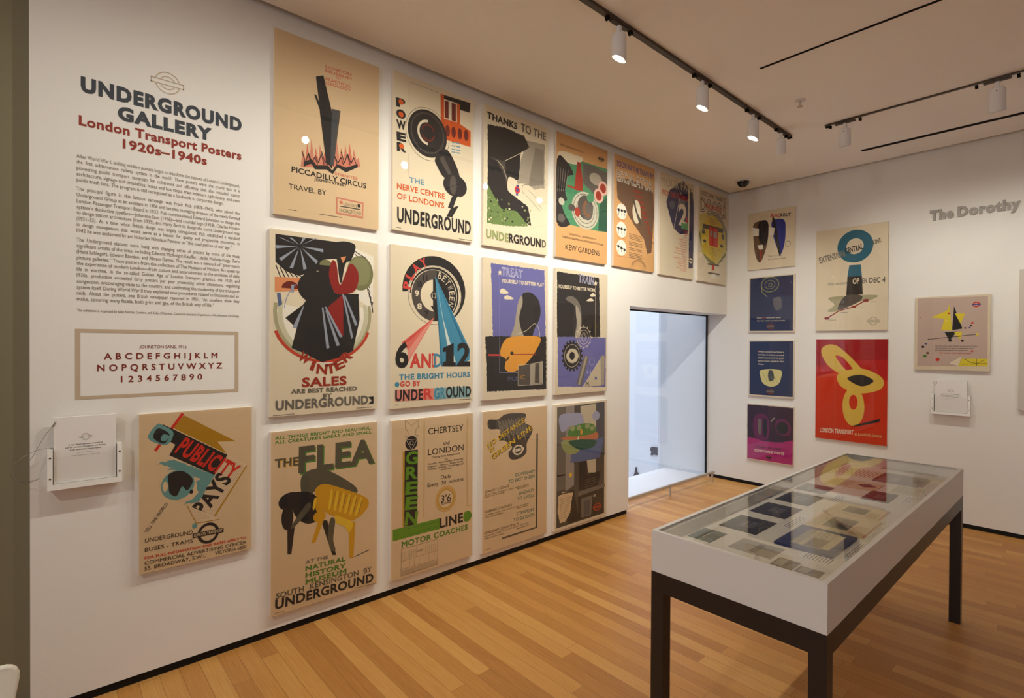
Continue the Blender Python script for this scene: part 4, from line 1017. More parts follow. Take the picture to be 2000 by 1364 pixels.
     ('t', 'red', 'BE MAP CONSCIOUS', [186.4, 151.9, 402.3, 150.7, 10.2], 'b'),
     ('e','red',[411.0,175.8,8.8,10.0],[0.6,0,360],''),
     ('p','cream',[264.4,72.7,338.5,128.2,319.7,40.2,256.5,64.1],''),
     ('p','yellow5',[338.6,108.0,513.4,110.9,512.7,45.3,317.1,40.1],''),
     ('l','char2',[357.9,108.3,402.8,75.7,446.9,68.4,496.3,102.4],3.35),
     ('l','char2',[440.4,109.7,440.8,43.4],3.31),
     ('l','char2',[345.4,57.7,508.8,69.8],3.36),
    ]),
]

WALL_TEXT = [
    ('heading', 'vslate', 'UNDERGROUND', [0.122, 2.7278, 0.7778, 2.7278, 0.0699], 'v'),
    ('heading', 'vslate', 'GALLERY', [0.2534, 2.6422, 0.6402, 2.6422, 0.0651], 'v'),
    ('subheading', 'vrust', 'London Transport Posters', [0.1153, 2.5787, 0.776, 2.5787, 0.0447], 'x'),
    ('subheading', 'vrust', '1920s–1940s', [0.2724, 2.5154, 0.616, 2.5154, 0.0437], 'x'),
    ('paragraph0', 'vbrown', 'After World War I, striking modern posters began to transform the stations of London’s Underground,', [0.1075, 2.4335, 0.7682, 2.4335, 0.0165], 'p'),
    ('paragraph0', 'vbrown', 'the  first  subterranean  railway  system  in  the  world.  These  posters  were  the  crucial  face  of  a', [0.1075, 2.4081, 0.7682, 2.4081, 0.0165], 'p'),
    ('paragraph0', 'vbrown', 'pioneering  public  transport  campaign  for  coherence  and  efficiency  that  also  included  station', [0.1075, 2.3815, 0.7682, 2.3815, 0.0165], 'p'),
    ('paragraph0', 'vbrown', 'architecture, signage and timetables, buses and bus stops, train interiors, upholstery, and even', [0.1075, 2.355, 0.7682, 2.355, 0.0165], 'p'),
    ('paragraph0', 'vbrown', 'public trash bins. The program is still recognized as a landmark in corporate design.', [0.1075, 2.329, 0.6915, 2.329, 0.0165], 'p'),
    ('paragraph1', 'vbrown', 'The  principal  figure  in  this  famous  campaign  was  Frank  Pick  (1878–1941),  who  joined  the', [0.1075, 2.2894, 0.7682, 2.2894, 0.0165], 'p'),
    ('paragraph1', 'vbrown', 'Underground Group as an assistant in 1906 and became managing director of the newly formed', [0.1075, 2.2623, 0.7682, 2.2623, 0.0165], 'p'),
    ('paragraph1', 'vbrown', 'London Passenger Transport Board in 1933. Pick commissioned Edward Johnston to design the', [0.1075, 2.2352, 0.7682, 2.2352, 0.0165], 'p'),
    ('paragraph1', 'vbrown', 'system’s distinctive typeface—Johnston Sans (1916)—and roundel logo (1918), Charles Holden', [0.1075, 2.2092, 0.7682, 2.2092, 0.0165], 'p'),
    ('paragraph1', 'vbrown', 'to design station architecture (from 1925), and Harry Beck to design the iconic Underground map', [0.1075, 2.1843, 0.7682, 2.1843, 0.0165], 'p'),
    ('paragraph1', 'vbrown', '(1931–33).  At  a  time  when  British  design  was  largely  unregulated,  Pick  established  a  standard', [0.1075, 2.1572, 0.7682, 2.1572, 0.0165], 'p'),
    ('paragraph1', 'vbrown', 'in  design  management  that  would  serve  as  a  beacon  for  quality  and  progressive  innovation.  In', [0.1075, 2.1312, 0.7682, 2.1312, 0.0165], 'p'),
    ('paragraph1', 'vbrown', '1942 he was acclaimed by art historian Nikolaus Pevsner as “the ideal patron of our age.”', [0.1075, 2.1046, 0.7318, 2.1046, 0.0165], 'p'),
    ('paragraph2', 'vbrown', 'The  Underground  stations  were  hung  with  changing  series  of  posters  by  some  of  the  most', [0.1075, 2.0639, 0.7682, 2.0639, 0.0165], 'p'),
    ('paragraph2', 'vbrown', 'significant artists of the time, including Edward McKnight-Kauffer, László Moholy-Nagy, Zero', [0.1075, 2.0374, 0.7682, 2.0374, 0.0165], 'p'),
    ('paragraph2', 'vbrown', '(Hans Schleger), Edward Bawden, and Abram Games. The result was a network of “poor man’s', [0.1075, 2.0114, 0.7682, 2.0114, 0.0165], 'p'),
    ('paragraph2', 'vbrown', 'picture galleries.” These posters from the collection of The Museum of Modern Art speak to', [0.1075, 1.9848, 0.7682, 1.9848, 0.0165], 'p'),
    ('paragraph2', 'vbrown', 'the experience of modern London—from culture and entertainment to the anxieties of daily', [0.1075, 1.9594, 0.7682, 1.9594, 0.0165], 'p'),
    ('paragraph2', 'vbrown', 'life  in  wartime.  In  the  so-called  Golden  Age  of  London  Transport  graphics,  the  1920s  and', [0.1075, 1.9334, 0.7682, 1.9334, 0.0165], 'p'),
    ('paragraph2', 'vbrown', '1930s,  production  exceeded  forty  posters  per  year  promoting  urban  attractions,  regulating', [0.1075, 1.9074, 0.7682, 1.9074, 0.0165], 'p'),
    ('paragraph2', 'vbrown', 'congestion, encouraging visits to the country, and celebrating the modernity of the transport', [0.1075, 1.8803, 0.7682, 1.8803, 0.0165], 'p'),
    ('paragraph2', 'vbrown', 'system itself. During World War II they explained new procedures related to blackouts and air', [0.1075, 1.8543, 0.7682, 1.8543, 0.0165], 'p'),
    ('paragraph2', 'vbrown', 'raids.  About  the  posters,  one  British  newspaper  reported  in  1951,  “An  excellent  show  they', [0.1075, 1.8277, 0.7682, 1.8277, 0.0165], 'p'),
    ('paragraph2', 'vbrown', 'make, covering many facets, both grim and gay, of the British way of life.”', [0.1075, 1.8012, 0.6479, 1.8012, 0.0165], 'p'),
    ('credit', 'vbrown', 'The exhibition is organized by Juliet Kinchin, Curator, and Aidan O’Connor, Curatorial Assistant, Department of Architecture and Design.', [0.1075, 1.7532, 0.7682, 1.7532, 0.0115], 'p'),
    ('alphabet', 'vmaroon', 'JOHNSTON SANS, 1916', [0.3352, 1.5898, 0.5278, 1.5898, 0.0137], 'r'),
    ('alphabet', 'vmaroon', 'A B C D E F G H I J K L M', [0.2027, 1.5383, 0.6646, 1.5383, 0.0291], 'b'),
    ('alphabet', 'vmaroon', 'N O P Q R S T U V W X Y Z', [0.1787, 1.4854, 0.687, 1.4854, 0.0296], 'b'),
    ('alphabet', 'vmaroon', '1 2 3 4 5 6 7 8 9 0', [0.2648, 1.4316, 0.5957, 1.4316, 0.029], 'b'),
]
FRAME = ((0.1016, 0.7632, 1.3604, 1.6762), (0.119, 0.7458, 1.376, 1.6596))
EMBLEM = (0.4481, 2.8741, 0.0679, 0.0498)

DOCS = [
    ('teal_card', 'small teal card with a white streak nearest the left end of the case', [(1.879, 1.949), (1.888, 2.085), (1.98, 2.086), (1.981, 1.942)], {}),
    ('photo_dark', 'dark square photograph next to the teal card', [(1.902, 2.168), (1.907, 2.376), (2.059, 2.378), (2.064, 2.163)], {'g': 1}),
    ('photo_dark', 'dark photograph second along the left row of the case', [(1.9, 2.464), (1.905, 2.675), (2.057, 2.664), (2.064, 2.458)], {'g': 1}),
    ('photo_dark', 'dark photograph third along the left row, farther from the front', [(1.9, 2.743), (1.905, 2.971), (2.051, 2.955), (2.065, 2.746)], {'g': 1}),
    ('photo_grey', 'grey photograph fourth along the left row of the case', [(1.9, 3.032), (1.881, 3.227), (2.039, 3.195), (2.023, 3.027)], {}),
    ('photo_pan', 'wide grey station photograph at the front edge of the case', [(2.043, 1.963), (2.049, 2.092), (2.202, 2.097), (2.205, 1.955)], {}),
    ('photo_small', 'small sepia photograph left of the pair by the front edge', [(2.216, 1.917), (2.222, 2.011), (2.289, 1.995), (2.293, 1.916)], {'g': 2}),
    ('photo_small', 'small sepia photograph right of the pair by the near corner', [(2.298, 1.921), (2.299, 1.986), (2.372, 1.977), (2.378, 1.918)], {'g': 2}),
    ('blue_book', 'blue album with a tan building picture in the front half of the case', [(2.148, 2.129), (2.148, 2.419), (2.351, 2.42), (2.352, 2.125)], {}),
    ('sheet_photo', 'open tan booklet with a dark building picture behind the blue album', [(2.146, 2.434), (2.139, 2.73), (2.363, 2.731), (2.367, 2.445)], {'g': 3}),
    ('sheet_photo', 'tan booklet with a long dark picture, behind the open booklet', [(2.137, 2.741), (2.136, 2.955), (2.337, 2.918), (2.357, 2.754)], {'g': 3}),
    ('photo_dark', 'dark house photograph at the middle right of the case', [(2.173, 3.123), (2.187, 3.329), (2.296, 3.293), (2.299, 3.065)], {}),
    ('sheet_roof', 'tan sheet with a dark roof shape in the middle of the case', [(1.952, 3.292), (1.95, 3.487), (2.194, 3.483), (2.192, 3.278)], {}),
    ('sheet_text', 'pale yellow printed sheet toward the far left of the case', [(1.849, 3.582), (1.849, 3.819), (2.116, 3.86), (2.14, 3.596)], {}),
    ('photo_grey', 'grey landscape photograph toward the far right of the case', [(2.116, 3.581), (2.111, 3.839), (2.317, 3.85), (2.335, 3.542)], {}),
    ('photo_pan', 'long drawing of a street at the far end of the case', [(2.076, 3.981), (2.048, 4.198), (2.343, 4.203), (2.345, 3.916)], {}),
    ('sheet_text', 'white lined sheet by the right side of the case', [(2.241, 3.336), (2.234, 3.56), (2.359, 3.547), (2.364, 3.347)], {}),
    ('photo_sepia', 'small sepia print on the far right side of the case', [(2.299, 3.607), (2.282, 3.822), (2.335, 3.819), (2.351, 3.579)], {}),
    ('caption', 'white caption card with lines of small print in the case', [(2.091, 2.341), (2.076, 2.544), (2.111, 2.585), (2.133, 2.348)], {'g': 9}),
    ('caption', 'white caption card with lines of small print in the case', [(1.851, 2.23), (1.839, 2.513), (1.866, 2.513), (1.88, 2.225)], {'g': 9}),
    ('caption', 'white caption card with lines of small print in the case', [(1.848, 2.594), (1.847, 2.794), (1.873, 2.788), (1.877, 2.591)], {'g': 9}),
    ('caption', 'white caption card with lines of small print in the case', [(1.852, 2.758), (1.836, 3.064), (1.868, 3.059), (1.882, 2.753)], {'g': 9}),
    ('caption', 'white caption card with lines of small print in the case', [(2.369, 2.176), (2.366, 2.398), (2.386, 2.396), (2.389, 2.168)], {'g': 9}),
    ('caption', 'white caption card with lines of small print in the case', [(2.366, 2.46), (2.368, 2.681), (2.386, 2.677), (2.385, 2.45)], {'g': 9}),
    ('caption', 'white caption card with lines of small print in the case', [(2.087, 2.898), (2.072, 3.084), (2.134, 3.078), (2.138, 2.909)], {'g': 9}),
    ('caption', 'white caption card with lines of small print in the case', [(2.332, 3.16), (2.328, 3.331), (2.368, 3.326), (2.372, 3.15)], {'g': 9}),
    ('caption', 'white caption card with lines of small print in the case', [(2.255, 2.071), (2.26, 2.13), (2.374, 2.13), (2.37, 2.052)], {'g': 9}),
]

PALETTE = {
    'tan': (218,188,146), 'cream': (228,212,180), 'cream2': (240,232,212), 'cream3': (222,206,176), 'cream4': (205,196,178), 'tan2': (214,162,104),
    'tan3': (196,182,152), 'tan4': (210,165,100), 'tan5': (222,196,158), 'pale': (190,184,160), 'palepink': (222,176,156), 'coral': (206,116,92), 'coral2': (204,130,104),
    'charcoal': (40,38,38), 'char2': (44,40,38), 'char3': (82,74,66), 'slate': (70,72,74), 'slate2': (98,96,104), 'slate3': (150,156,166), 'slate4': (92,104,140), 'slate5': (84,80,84),
    'grey2': (164,152,132), 'grey3': (134,124,108), 'grey4': (112,104,92), 'grey5': (96,88,80), 'grey6': (92,86,68), 'grey7': (150,138,128),
    'orange': (214,92,34), 'orange2': (222,142,92), 'orange3': (222,152,52), 'orange4': (192,112,66), 'maroon': (112,42,32), 'redbrown': (158,52,34),
    'red': (208,48,34), 'red2': (196,66,42), 'red3': (142,40,34), 'red4': (214,72,62), 'red5': (226,140,122), 'red6': (206,52,18), 'red7': (186,26,22), 'red8': (160,22,26),
    'pink': (224,112,98), 'pink2': (232,150,132), 'pink3': (214,84,72), 'blue2': (110,150,164), 'blue3': (74,76,140), 'blue4': (122,142,180), 'blue5': (70,140,168),
    'blue6': (214,222,210), 'blue7': (48,112,142), 'blue8': (138,176,176), 'blue9': (52,58,140), 'brown2': (130,86,54), 'brown3': (112,82,60), 'brown4': (176,134,90), 'brown5': (104,78,56),
    'green2': (108,130,72), 'green3': (150,158,100), 'green4': (74,136,94), 'green5': (44,84,62), 'green6': (92,160,96), 'green7': (128,128,80), 'green8': (84,128,52), 'green9': (98,144,38),
    'navy': (54,52,84), 'navy2': (40,50,84), 'violet': (106,104,160), 'lilac': (168,168,206), 'lilac2': (160,160,182), 'paleviolet': (198,196,218), 'magenta': (172,40,110), 'magenta2': (104,36,78), 'plum': (58,34,52), 'mauve': (196,172,156),
    'ochre': (208,152,34), 'ochre2': (228,186,52), 'ochre3': (196,152,56), 'ochre4': (176,128,28), 'olive': (124,122,82), 'olive2': (138,138,96), 'olive3': (170,162,124), 'olive4': (204,198,164),
    'teal2': (86,124,108), 'teal3': (104,150,144), 'teal4': (44,104,124), 'yellow': (222,190,62), 'yellow2': (214,194,96), 'yellow3': (218,206,134), 'yellow4': (222,184,74), 'yellow5': (226,204,58),
    'vslate': (58,62,68), 'vrust': (138,48,32), 'vbrown': (122,108,92), 'vmaroon': (122,40,26), 'vtan': (186,166,140),
}
#@PALEND@
def lin(c):
    return tuple(((v / 255) / 12.92 if v / 255 <= 0.04045 else ((v / 255 + 0.055) / 1.055) ** 2.4) for v in c) + (1.0,)

# ------------------------------------------------------------------ materials
MATS = {}
def mat(name, rgb, rough=0.6, spec=0.4, metal=0.0, emit=None, bump=None, noise=None):
    if name in MATS: return MATS[name]
    m = bpy.data.materials.new(name); m.use_nodes = True
    nt = m.node_tree; b = nt.nodes['Principled BSDF']
    c = lin(rgb)
    b.inputs['Base Color'].default_value = c
    b.inputs['Roughness'].default_value = rough
    b.inputs['Specular IOR Level'].default_value = spec
    b.inputs['Metallic'].default_value = metal
    if emit:
        b.inputs['Emission Color'].default_value = lin(emit[0]) if max(emit[0]) > 1 else tuple(emit[0]) + (1,)
        b.inputs['Emission Strength'].default_value = emit[1]
    if noise:      # (scale, amount): faint procedural variation of the surface's own colour
        tc = nt.nodes.new('ShaderNodeNewGeometry'); n = nt.nodes.new('ShaderNodeTexNoise')
        n.inputs['Scale'].default_value = noise[0]; n.inputs['Detail'].default_value = 4
        nt.links.new(tc.outputs['Position'], n.inputs['Vector'])
        r = nt.nodes.new('ShaderNodeMapRange'); r.inputs[3].default_value = 1 - noise[1]; r.inputs[4].default_value = 1 + noise[1]
        nt.links.new(n.outputs['Fac'], r.inputs[0])
        mx = nt.nodes.new('ShaderNodeMix'); mx.data_type = 'RGBA'; mx.blend_type = 'MULTIPLY'; mx.inputs[0].default_value = 1
        mx.inputs[6].default_value = c
        nt.links.new(r.outputs[0], mx.inputs[7]); nt.links.new(mx.outputs[2], b.inputs['Base Color'])
    if bump:
        tc = nt.nodes.new('ShaderNodeNewGeometry'); n = nt.nodes.new('ShaderNodeTexNoise'); n.inputs['Scale'].default_value = bump[0]
        bp = nt.nodes.new('ShaderNodeBump'); bp.inputs['Strength'].default_value = bump[1]; bp.inputs['Distance'].default_value = 0.002
        nt.links.new(tc.outputs['Position'], n.inputs['Vector']); nt.links.new(n.outputs['Fac'], bp.inputs['Height']); nt.links.new(bp.outputs['Normal'], b.inputs['Normal'])
    MATS[name] = m
    return m
def ink(name):
    if name in ('tan', 'cream', 'cream2', 'cream3', 'tan2', 'tan5'):
        return mat('paper_' + name, PALETTE[name], 0.75, 0.2, noise=(5.0, 0.05))
    return mat('ink_' + name, PALETTE[name], 0.7, 0.2)
def clear(name, tint, ior, rough=0.0):
    m = bpy.data.materials.new(name); m.use_nodes = True; nt = m.node_tree
    for n in list(nt.nodes):
        if n.type != 'OUTPUT_MATERIAL': nt.nodes.remove(n)
    out = [n for n in nt.nodes if n.type == 'OUTPUT_MATERIAL'][0]
    t = nt.nodes.new('ShaderNodeBsdfTransparent'); t.inputs[0].default_value = tint + (1,)
    g = nt.nodes.new('ShaderNodeBsdfGlossy'); g.inputs['Roughness'].default_value = rough
    f = nt.nodes.new('ShaderNodeFresnel')
    ge = nt.nodes.new('ShaderNodeNewGeometry')          # the same air-to-glass reflectance on both faces of the pane
    mr = nt.nodes.new('ShaderNodeMapRange'); mr.inputs[3].default_value = ior; mr.inputs[4].default_value = 1.0/ior
    nt.links.new(ge.outputs['Backfacing'], mr.inputs[0]); nt.links.new(mr.outputs[0], f.inputs['IOR'])
    mx = nt.nodes.new('ShaderNodeMixShader')
    nt.links.new(f.outputs[0], mx.inputs[0]); nt.links.new(t.outputs[0], mx.inputs[1]); nt.links.new(g.outputs[0], mx.inputs[2])
    nt.links.new(mx.outputs[0], out.inputs[0])
    return m
WALL = mat('white_wall_paint', (226, 222, 214), 0.8, 0.25, bump=(220, 0.12))
CEIL = mat('ceiling_paint', (246, 244, 240), 0.9, 0.15)
GREYW = mat('olive_grey_wall_paint', (136, 128, 102), 0.85, 0.2, bump=(220, 0.1))
BLACK = mat('black_base_paint', (14, 13, 13), 0.6, 0.3)
FRAMEM = mat('dark_bronze_steel', (40, 33, 30), 0.38, 0.5)
CASEM = mat('case_white_lacquer', (226, 222, 216), 0.45, 0.4)
DECKM = mat('deck_off_white', (232, 226, 212), 0.8, 0.2)
TRACKM = mat('bronze_track', (66, 54, 42), 0.5, 0.4)
SLOTM = mat('black_slot', (18, 15, 13), 0.8, 0.1)
LAMPM = mat('white_lamp_enamel', (222, 220, 218), 0.45, 0.4)
STEEL = mat('brushed_steel', (196, 186, 174), 0.5, 0.5, metal=0.7)
PLASTIC = mat('white_plastic', (236, 234, 226), 0.35, 0.5)
EDGE = mat('poster_edge_board', (226, 214, 198), 0.5, 0.4)
ACRYL = clear('acrylic_glazing', (0.985, 0.985, 0.985), 1.38)
LIDG = clear('case_glass', (0.99, 0.992, 0.99), 1.5)
PANEG = clear('window_glass', (0.93, 0.94, 0.95), 1.52)
LENS = mat('lit_lamp_lens', (255, 244, 226), 0.3, 0.4, emit=((1.0, 0.9, 0.76), 60.0))
LENSOFF = mat('unlit_lamp_lens', (90, 88, 86), 0.2, 0.5)
PAPERW = mat('white_paper', (238, 234, 228), 0.7, 0.2)
DARKMETAL = mat('dark_anodised_metal', (40, 38, 36), 0.4, 0.5)
GREYL = mat('grey_dimensional_letters', (158, 152, 144), 0.6, 0.3)
ATRIUM = mat('atrium_white_paint', (236, 238, 240), 0.85, 0.2)
PANELM = mat('shadow_grey_panel', (196, 188, 176), 0.7, 0.3)  # shadow tone of the end wall put into the panel colour
WIRE = mat('steel_wire', (120, 112, 100), 0.4, 0.5, metal=1.0)

def floor_material():
    m = bpy.data.materials.new('oak_strip_floor'); m.use_nodes = True; nt = m.node_tree; b = nt.nodes['Principled BSDF']
    L = nt.links.new
    geo = nt.nodes.new('ShaderNodeNewGeometry')
    br = nt.nodes.new('ShaderNodeTexBrick'); br.offset = 0.0; br.offset_frequency = 2; br.squash = 1.0
    br.inputs['Scale'].default_value = 1.0; br.inputs['Brick Width'].default_value = 1.35; br.inputs['Row Height'].default_value = 0.083
    br.inputs['Mortar Size'].default_value = 0.0012; br.inputs['Mortar Smooth'].default_value = 0.1; br.inputs['Bias'].default_value = 0.0
    br.inputs['Color1'].default_value = (0, 0, 0, 1); br.inputs['Color2'].default_value = (1, 1, 1, 1); br.inputs['Mortar'].default_value = (0.5, 0.5, 0.5, 1)
    sep = nt.nodes.new('ShaderNodeSeparateXYZ'); L(geo.outputs['Position'], sep.inputs[0])
    def math_(op, a, v=None, c=None):
        q = nt.nodes.new('ShaderNodeMath'); q.operation = op
        for i, z in enumerate((a, v, c)):
            if z is None: continue
            if isinstance(z, (int, float)): q.inputs[i].default_value = z
            else: L(z, q.inputs[i])
        return q.outputs[0]
    rowi = math_('FLOOR', math_('DIVIDE', sep.outputs['Y'], 0.083))
    wn = nt.nodes.new('ShaderNodeTexWhiteNoise'); wn.noise_dimensions = '1D'; L(rowi, wn.inputs['W'])
    xs = math_('MULTIPLY_ADD', wn.outputs['Value'], 3.7, sep.outputs['X'])
    cmb = nt.nodes.new('ShaderNodeCombineXYZ'); L(xs, cmb.inputs[0]); L(sep.outputs['Y'], cmb.inputs[1])
    L(cmb.outputs[0], br.inputs['Vector'])
    # jitter per strip: noise stretched along the boards
    mp = nt.nodes.new('ShaderNodeMapping'); mp.inputs['Scale'].default_value = (1.4, 34, 1); L(geo.outputs['Position'], mp.inputs['Vector'])
    gr = nt.nodes.new('ShaderNodeTexNoise'); gr.inputs['Scale'].default_value = 3.0; gr.inputs['Detail'].default_value = 6; gr.inputs['Roughness'].default_value = 0.62; gr.inputs['Distortion'].default_value = 0.6
    L(mp.outputs[0], gr.inputs['Vector'])
    mp2 = nt.nodes.new('ShaderNodeMapping'); mp2.inputs['Scale'].default_value = (9, 150, 1); L(geo.outputs['Position'], mp2.inputs['Vector'])
    g2 = nt.nodes.new('ShaderNodeTexNoise'); g2.inputs['Scale'].default_value = 1.6; g2.inputs['Detail'].default_value = 3; L(mp2.outputs[0], g2.inputs['Vector'])
    add = nt.nodes.new('ShaderNodeMath'); add.operation = 'MULTIPLY_ADD'; add.inputs[1].default_value = 0.40
    L(br.outputs['Color'], add.inputs[0])
    s1 = nt.nodes.new('ShaderNodeMath'); s1.operation = 'MULTIPLY'; s1.inputs[1].default_value = 0.55; L(gr.outputs['Fac'], s1.inputs[0])
    L(s1.outputs[0], add.inputs[2])
    a2 = nt.nodes.new('ShaderNodeMath'); a2.operation = 'MULTIPLY_ADD'; a2.inputs[1].default_value = 0.12; L(g2.outputs['Fac'], a2.inputs[0]); L(add.outputs[0], a2.inputs[2])
    ramp = nt.nodes.new('ShaderNodeValToRGB')
    e = ramp.color_ramp.elements; e[0].position = 0.22; e[0].color = lin((156, 102, 48)); e[1].position = 0.92; e[1].color = lin((206, 158, 90))
    k = ramp.color_ramp.elements.new(0.55); k.color = lin((184, 129, 65))
    L(a2.outputs[0], ramp.inputs[0])
    mx = nt.nodes.new('ShaderNodeMix'); mx.data_type = 'RGBA'; mx.blend_type = 'MIX'; mx.inputs[7].default_value = lin((96, 58, 28))
    sc = nt.nodes.new('ShaderNodeMath'); sc.operation = 'MULTIPLY'; sc.inputs[1].default_value = 0.55; L(br.outputs['Fac'], sc.inputs[0])
    L(sc.outputs[0], mx.inputs[0]); L(ramp.outputs[0], mx.inputs[6]); L(mx.outputs[2], b.inputs['Base Color'])
    b.inputs['Roughness'].default_value = 0.42; b.inputs['Specular IOR Level'].default_value = 0.35
    bp = nt.nodes.new('ShaderNodeBump'); bp.inputs['Strength'].default_value = 0.12; bp.inputs['Distance'].default_value = 0.001
    L(gr.outputs['Fac'], bp.inputs['Height']); L(bp.outputs[0], b.inputs['Normal'])
    return m
FLOORM = floor_material()

# ------------------------------------------------------------------ mesh helper
class MB:
    def __init__(s): s.v = []; s.f = []; s.m = []; s.mats = []; s.smooth = []
    def mi(s, m):
        if m not in s.mats: s.mats.append(m)
        return s.mats.index(m)
    def add(s, verts, faces, m, sm=False):
        o = len(s.v); k = s.mi(m); s.v += [tuple(p) for p in verts]
        for f in faces: s.f.append([i + o for i in f]); s.m.append(k); s.smooth.append(sm)
        return s
    def box(s, x0, x1, y0, y1, z0, z1, m):
        v = [(x, y, z) for z in (z0, z1) for y in (y0, y1) for x in (x0, x1)]
        return s.add(v, [(0,2,3,1),(4,5,7,6),(0,1,5,4),(2,6,7,3),(0,4,6,2),(1,3,7,5)], m)
    def prism(s, pts, z0, z1, m):
        n = len(pts)
        v = [(x, y, z0) for x, y in pts] + [(x, y, z1) for x, y in pts]
        a = sum(pts[i][0]*pts[(i+1)%n][1]-pts[(i+1)%n][0]*pts[i][1] for i in range(n))
        f = [tuple(range(n))[::-1], tuple(range(n, 2*n))] + [(i, (i+1) % n, n + (i+1) % n, n + i) for i in range(n)]
        if a < 0: f = [tuple(reversed(q)) for q in f]
        return s.add(v, f, m)
    def tube(s, path, r, m, n=8, closed=False):
        P = [Vector(p) for p in path]; N = len(P); v = []; f = []
        up0 = None
        for i, p in enumerate(P):
            a = P[(i-1) % N] if (closed or i > 0) else p; b = P[(i+1) % N] if (closed or i < N-1) else p
            t = (b - a).normalized()
            up = up0 if up0 is not None else (Vector((0,0,1)) if abs(t.z) < .9 else Vector((1,0,0)))
            x = t.cross(up).normalized(); u = x.cross(t).normalized(); up0 = u
            for k in range(n):
                q = 2*PI*k/n; v.append(p + x*(r*math.cos(q)) + u*(r*math.sin(q)))
        R = N if closed else N-1
        for i in range(R):
            for k in range(n):
                j = (i+1) % N; f.append((i*n+k, i*n+(k+1)%n, j*n+(k+1)%n, j*n+k))
        if not closed: f += [tuple(range(n))[::-1], tuple((N-1)*n+k for k in range(n))]
        return s.add(v, f, m, True)
    def lathe(s, prof, c, m, n=24):
        v = []; f = []
        for r, z in prof:
            for k in range(n):
                q = 2*PI*k/n; v.append((c[0]+r*math.cos(q), c[1]+r*math.sin(q), c[2]+z))
        for i in range(len(prof)-1):
            for k in range(n): f.append((i*n+k, i*n+(k+1)%n, (i+1)*n+(k+1)%n, (i+1)*n+k))
        f += [tuple(range(n))[::-1], tuple((len(prof)-1)*n+k for k in range(n))]
        return s.add(v, f, m, True)
    def build(s, name, parent=None, bevel=0.0):
        me = bpy.data.meshes.new(name); me.from_pydata(s.v, [], s.f)
        for m in s.mats: me.materials.append(m)
        me.polygons.foreach_set('material_index', s.m)
        me.polygons.foreach_set('use_smooth', s.smooth)
        me.update()
        o = bpy.data.objects.new(name, me); COL.objects.link(o)
        if parent: o.parent = parent
        if bevel:
            b = o.modifiers.new('bevel', 'BEVEL'); b.width = bevel; b.segments = 2; b.limit_method = 'ANGLE'; b.angle_limit = math.radians(40)
        if any(s.smooth) and hasattr(me, 'set_sharp_from_angle'): me.set_sharp_from_angle(angle=math.radians(35))
        return o
def tag(o, label, cat, group=None):
    o['label'] = label; o['category'] = cat
    if group: o['group'] = group
    return o
def thing(name, label, cat, loc=(0,0,0), rz=0.0, group=None):
    o = bpy.data.objects.new(name, None); COL.objects.link(o); o.location = loc; o.rotation_euler = (0, 0, rz)
    o.empty_display_size = 0.1
    return tag(o, label, cat, group)
def struct(o): o['kind'] = 'structure'; return o

# ------------------------------------------------------------------ lettering: every string becomes outline mesh data
STY = {'r': (0.0, 0), 'b': (0.018, 0), 'x': (0.036, 0), 'i': (0.0, 0.28), 'in': (-0.014, 0), 'p': (0.0, 0), 'v': (0.056, 0)}
TXT = {}
COPIES = {}
def need(t, st):
    for s in (('x', 'in') if st == 'o' else (st,)): TXT.setdefault((t, s), None)
for p in POSTERS:
    for e in p['ink']:
        if e[0] == 't': need(e[2], e[4])
        if e[0] == 'a':
            for ch in e[2]: need(ch, e[5])
for e in WALL_TEXT: need(e[2], e[4])
for w_ in ('The', 'Dorothy', 'and'): need(w_, 'v')
HOLD = [('A new idiom has been created by', .62), ('and for London Transport, and Design', .72), ('in its communal proper sense.', .56), ('Harold F. Hutchison', .3), ('London Transport Publicity Officer, 1953', .5)]
for t, _ in HOLD: need(t, 'r'); need(t, 'b')
for s in STY: need('H', s)
_tmp = []
for (t, s) in TXT:
    cu = bpy.data.curves.new('lettering', 'FONT'); cu.body = t; cu.size = 1.0; cu.offset = 0.0 if 'M' in t and STY[s][0] > 0 else STY[s][0]; cu.shear = STY[s][1]
    cu.resolution_u = 2 if s == 'p' else 3; cu.fill_mode = 'FRONT'
    cu.space_character = {'v': 1.16, 'x': 1.08, 'in': 1.08, 'b': 1.04}.get(s, 1.0)      # heavier letters need more room
    o = bpy.data.objects.new('lettering', cu); COL.objects.link(o); _tmp.append(((t, s), o))
bpy.context.view_layer.update()
_dg = bpy.context.evaluated_depsgraph_get()
for key, o in _tmp:
    ev = o.evaluated_get(_dg); me = ev.to_mesh()
    vs, fs = [(v.co.x, v.co.y) for v in me.vertices], [tuple(f.vertices) for f in me.polygons]
    wt = STY[key[1]][0]
    if 'M' in key[0] and wt > 0:       # the built-in M does not take an outline offset: thicken by overprinting
        n = len(vs); V = []; F = []
        for j, (dx, dy) in enumerate([(math.cos(2*PI*q/8)*wt, math.sin(2*PI*q/8)*wt) for q in range(8)]):
            V += [(x+dx, y+dy) for x, y in vs]; F += [tuple(i+j*n for i in f) for f in fs]
        vs, fs = V, F; COPIES[key] = 8
    TXT[key] = (vs, fs)
    ev.to_mesh_clear()
for key, o in _tmp:
    cu = o.data; bpy.data.objects.remove(o); bpy.data.curves.remove(cu)
CAP = {s: max(y for _, y in TXT[('H', s)][0]) - min(y for _, y in TXT[('H', s)][0]) for s in STY}
CAPB = {s: min(y for _, y in TXT[('H', s)][0]) for s in STY}
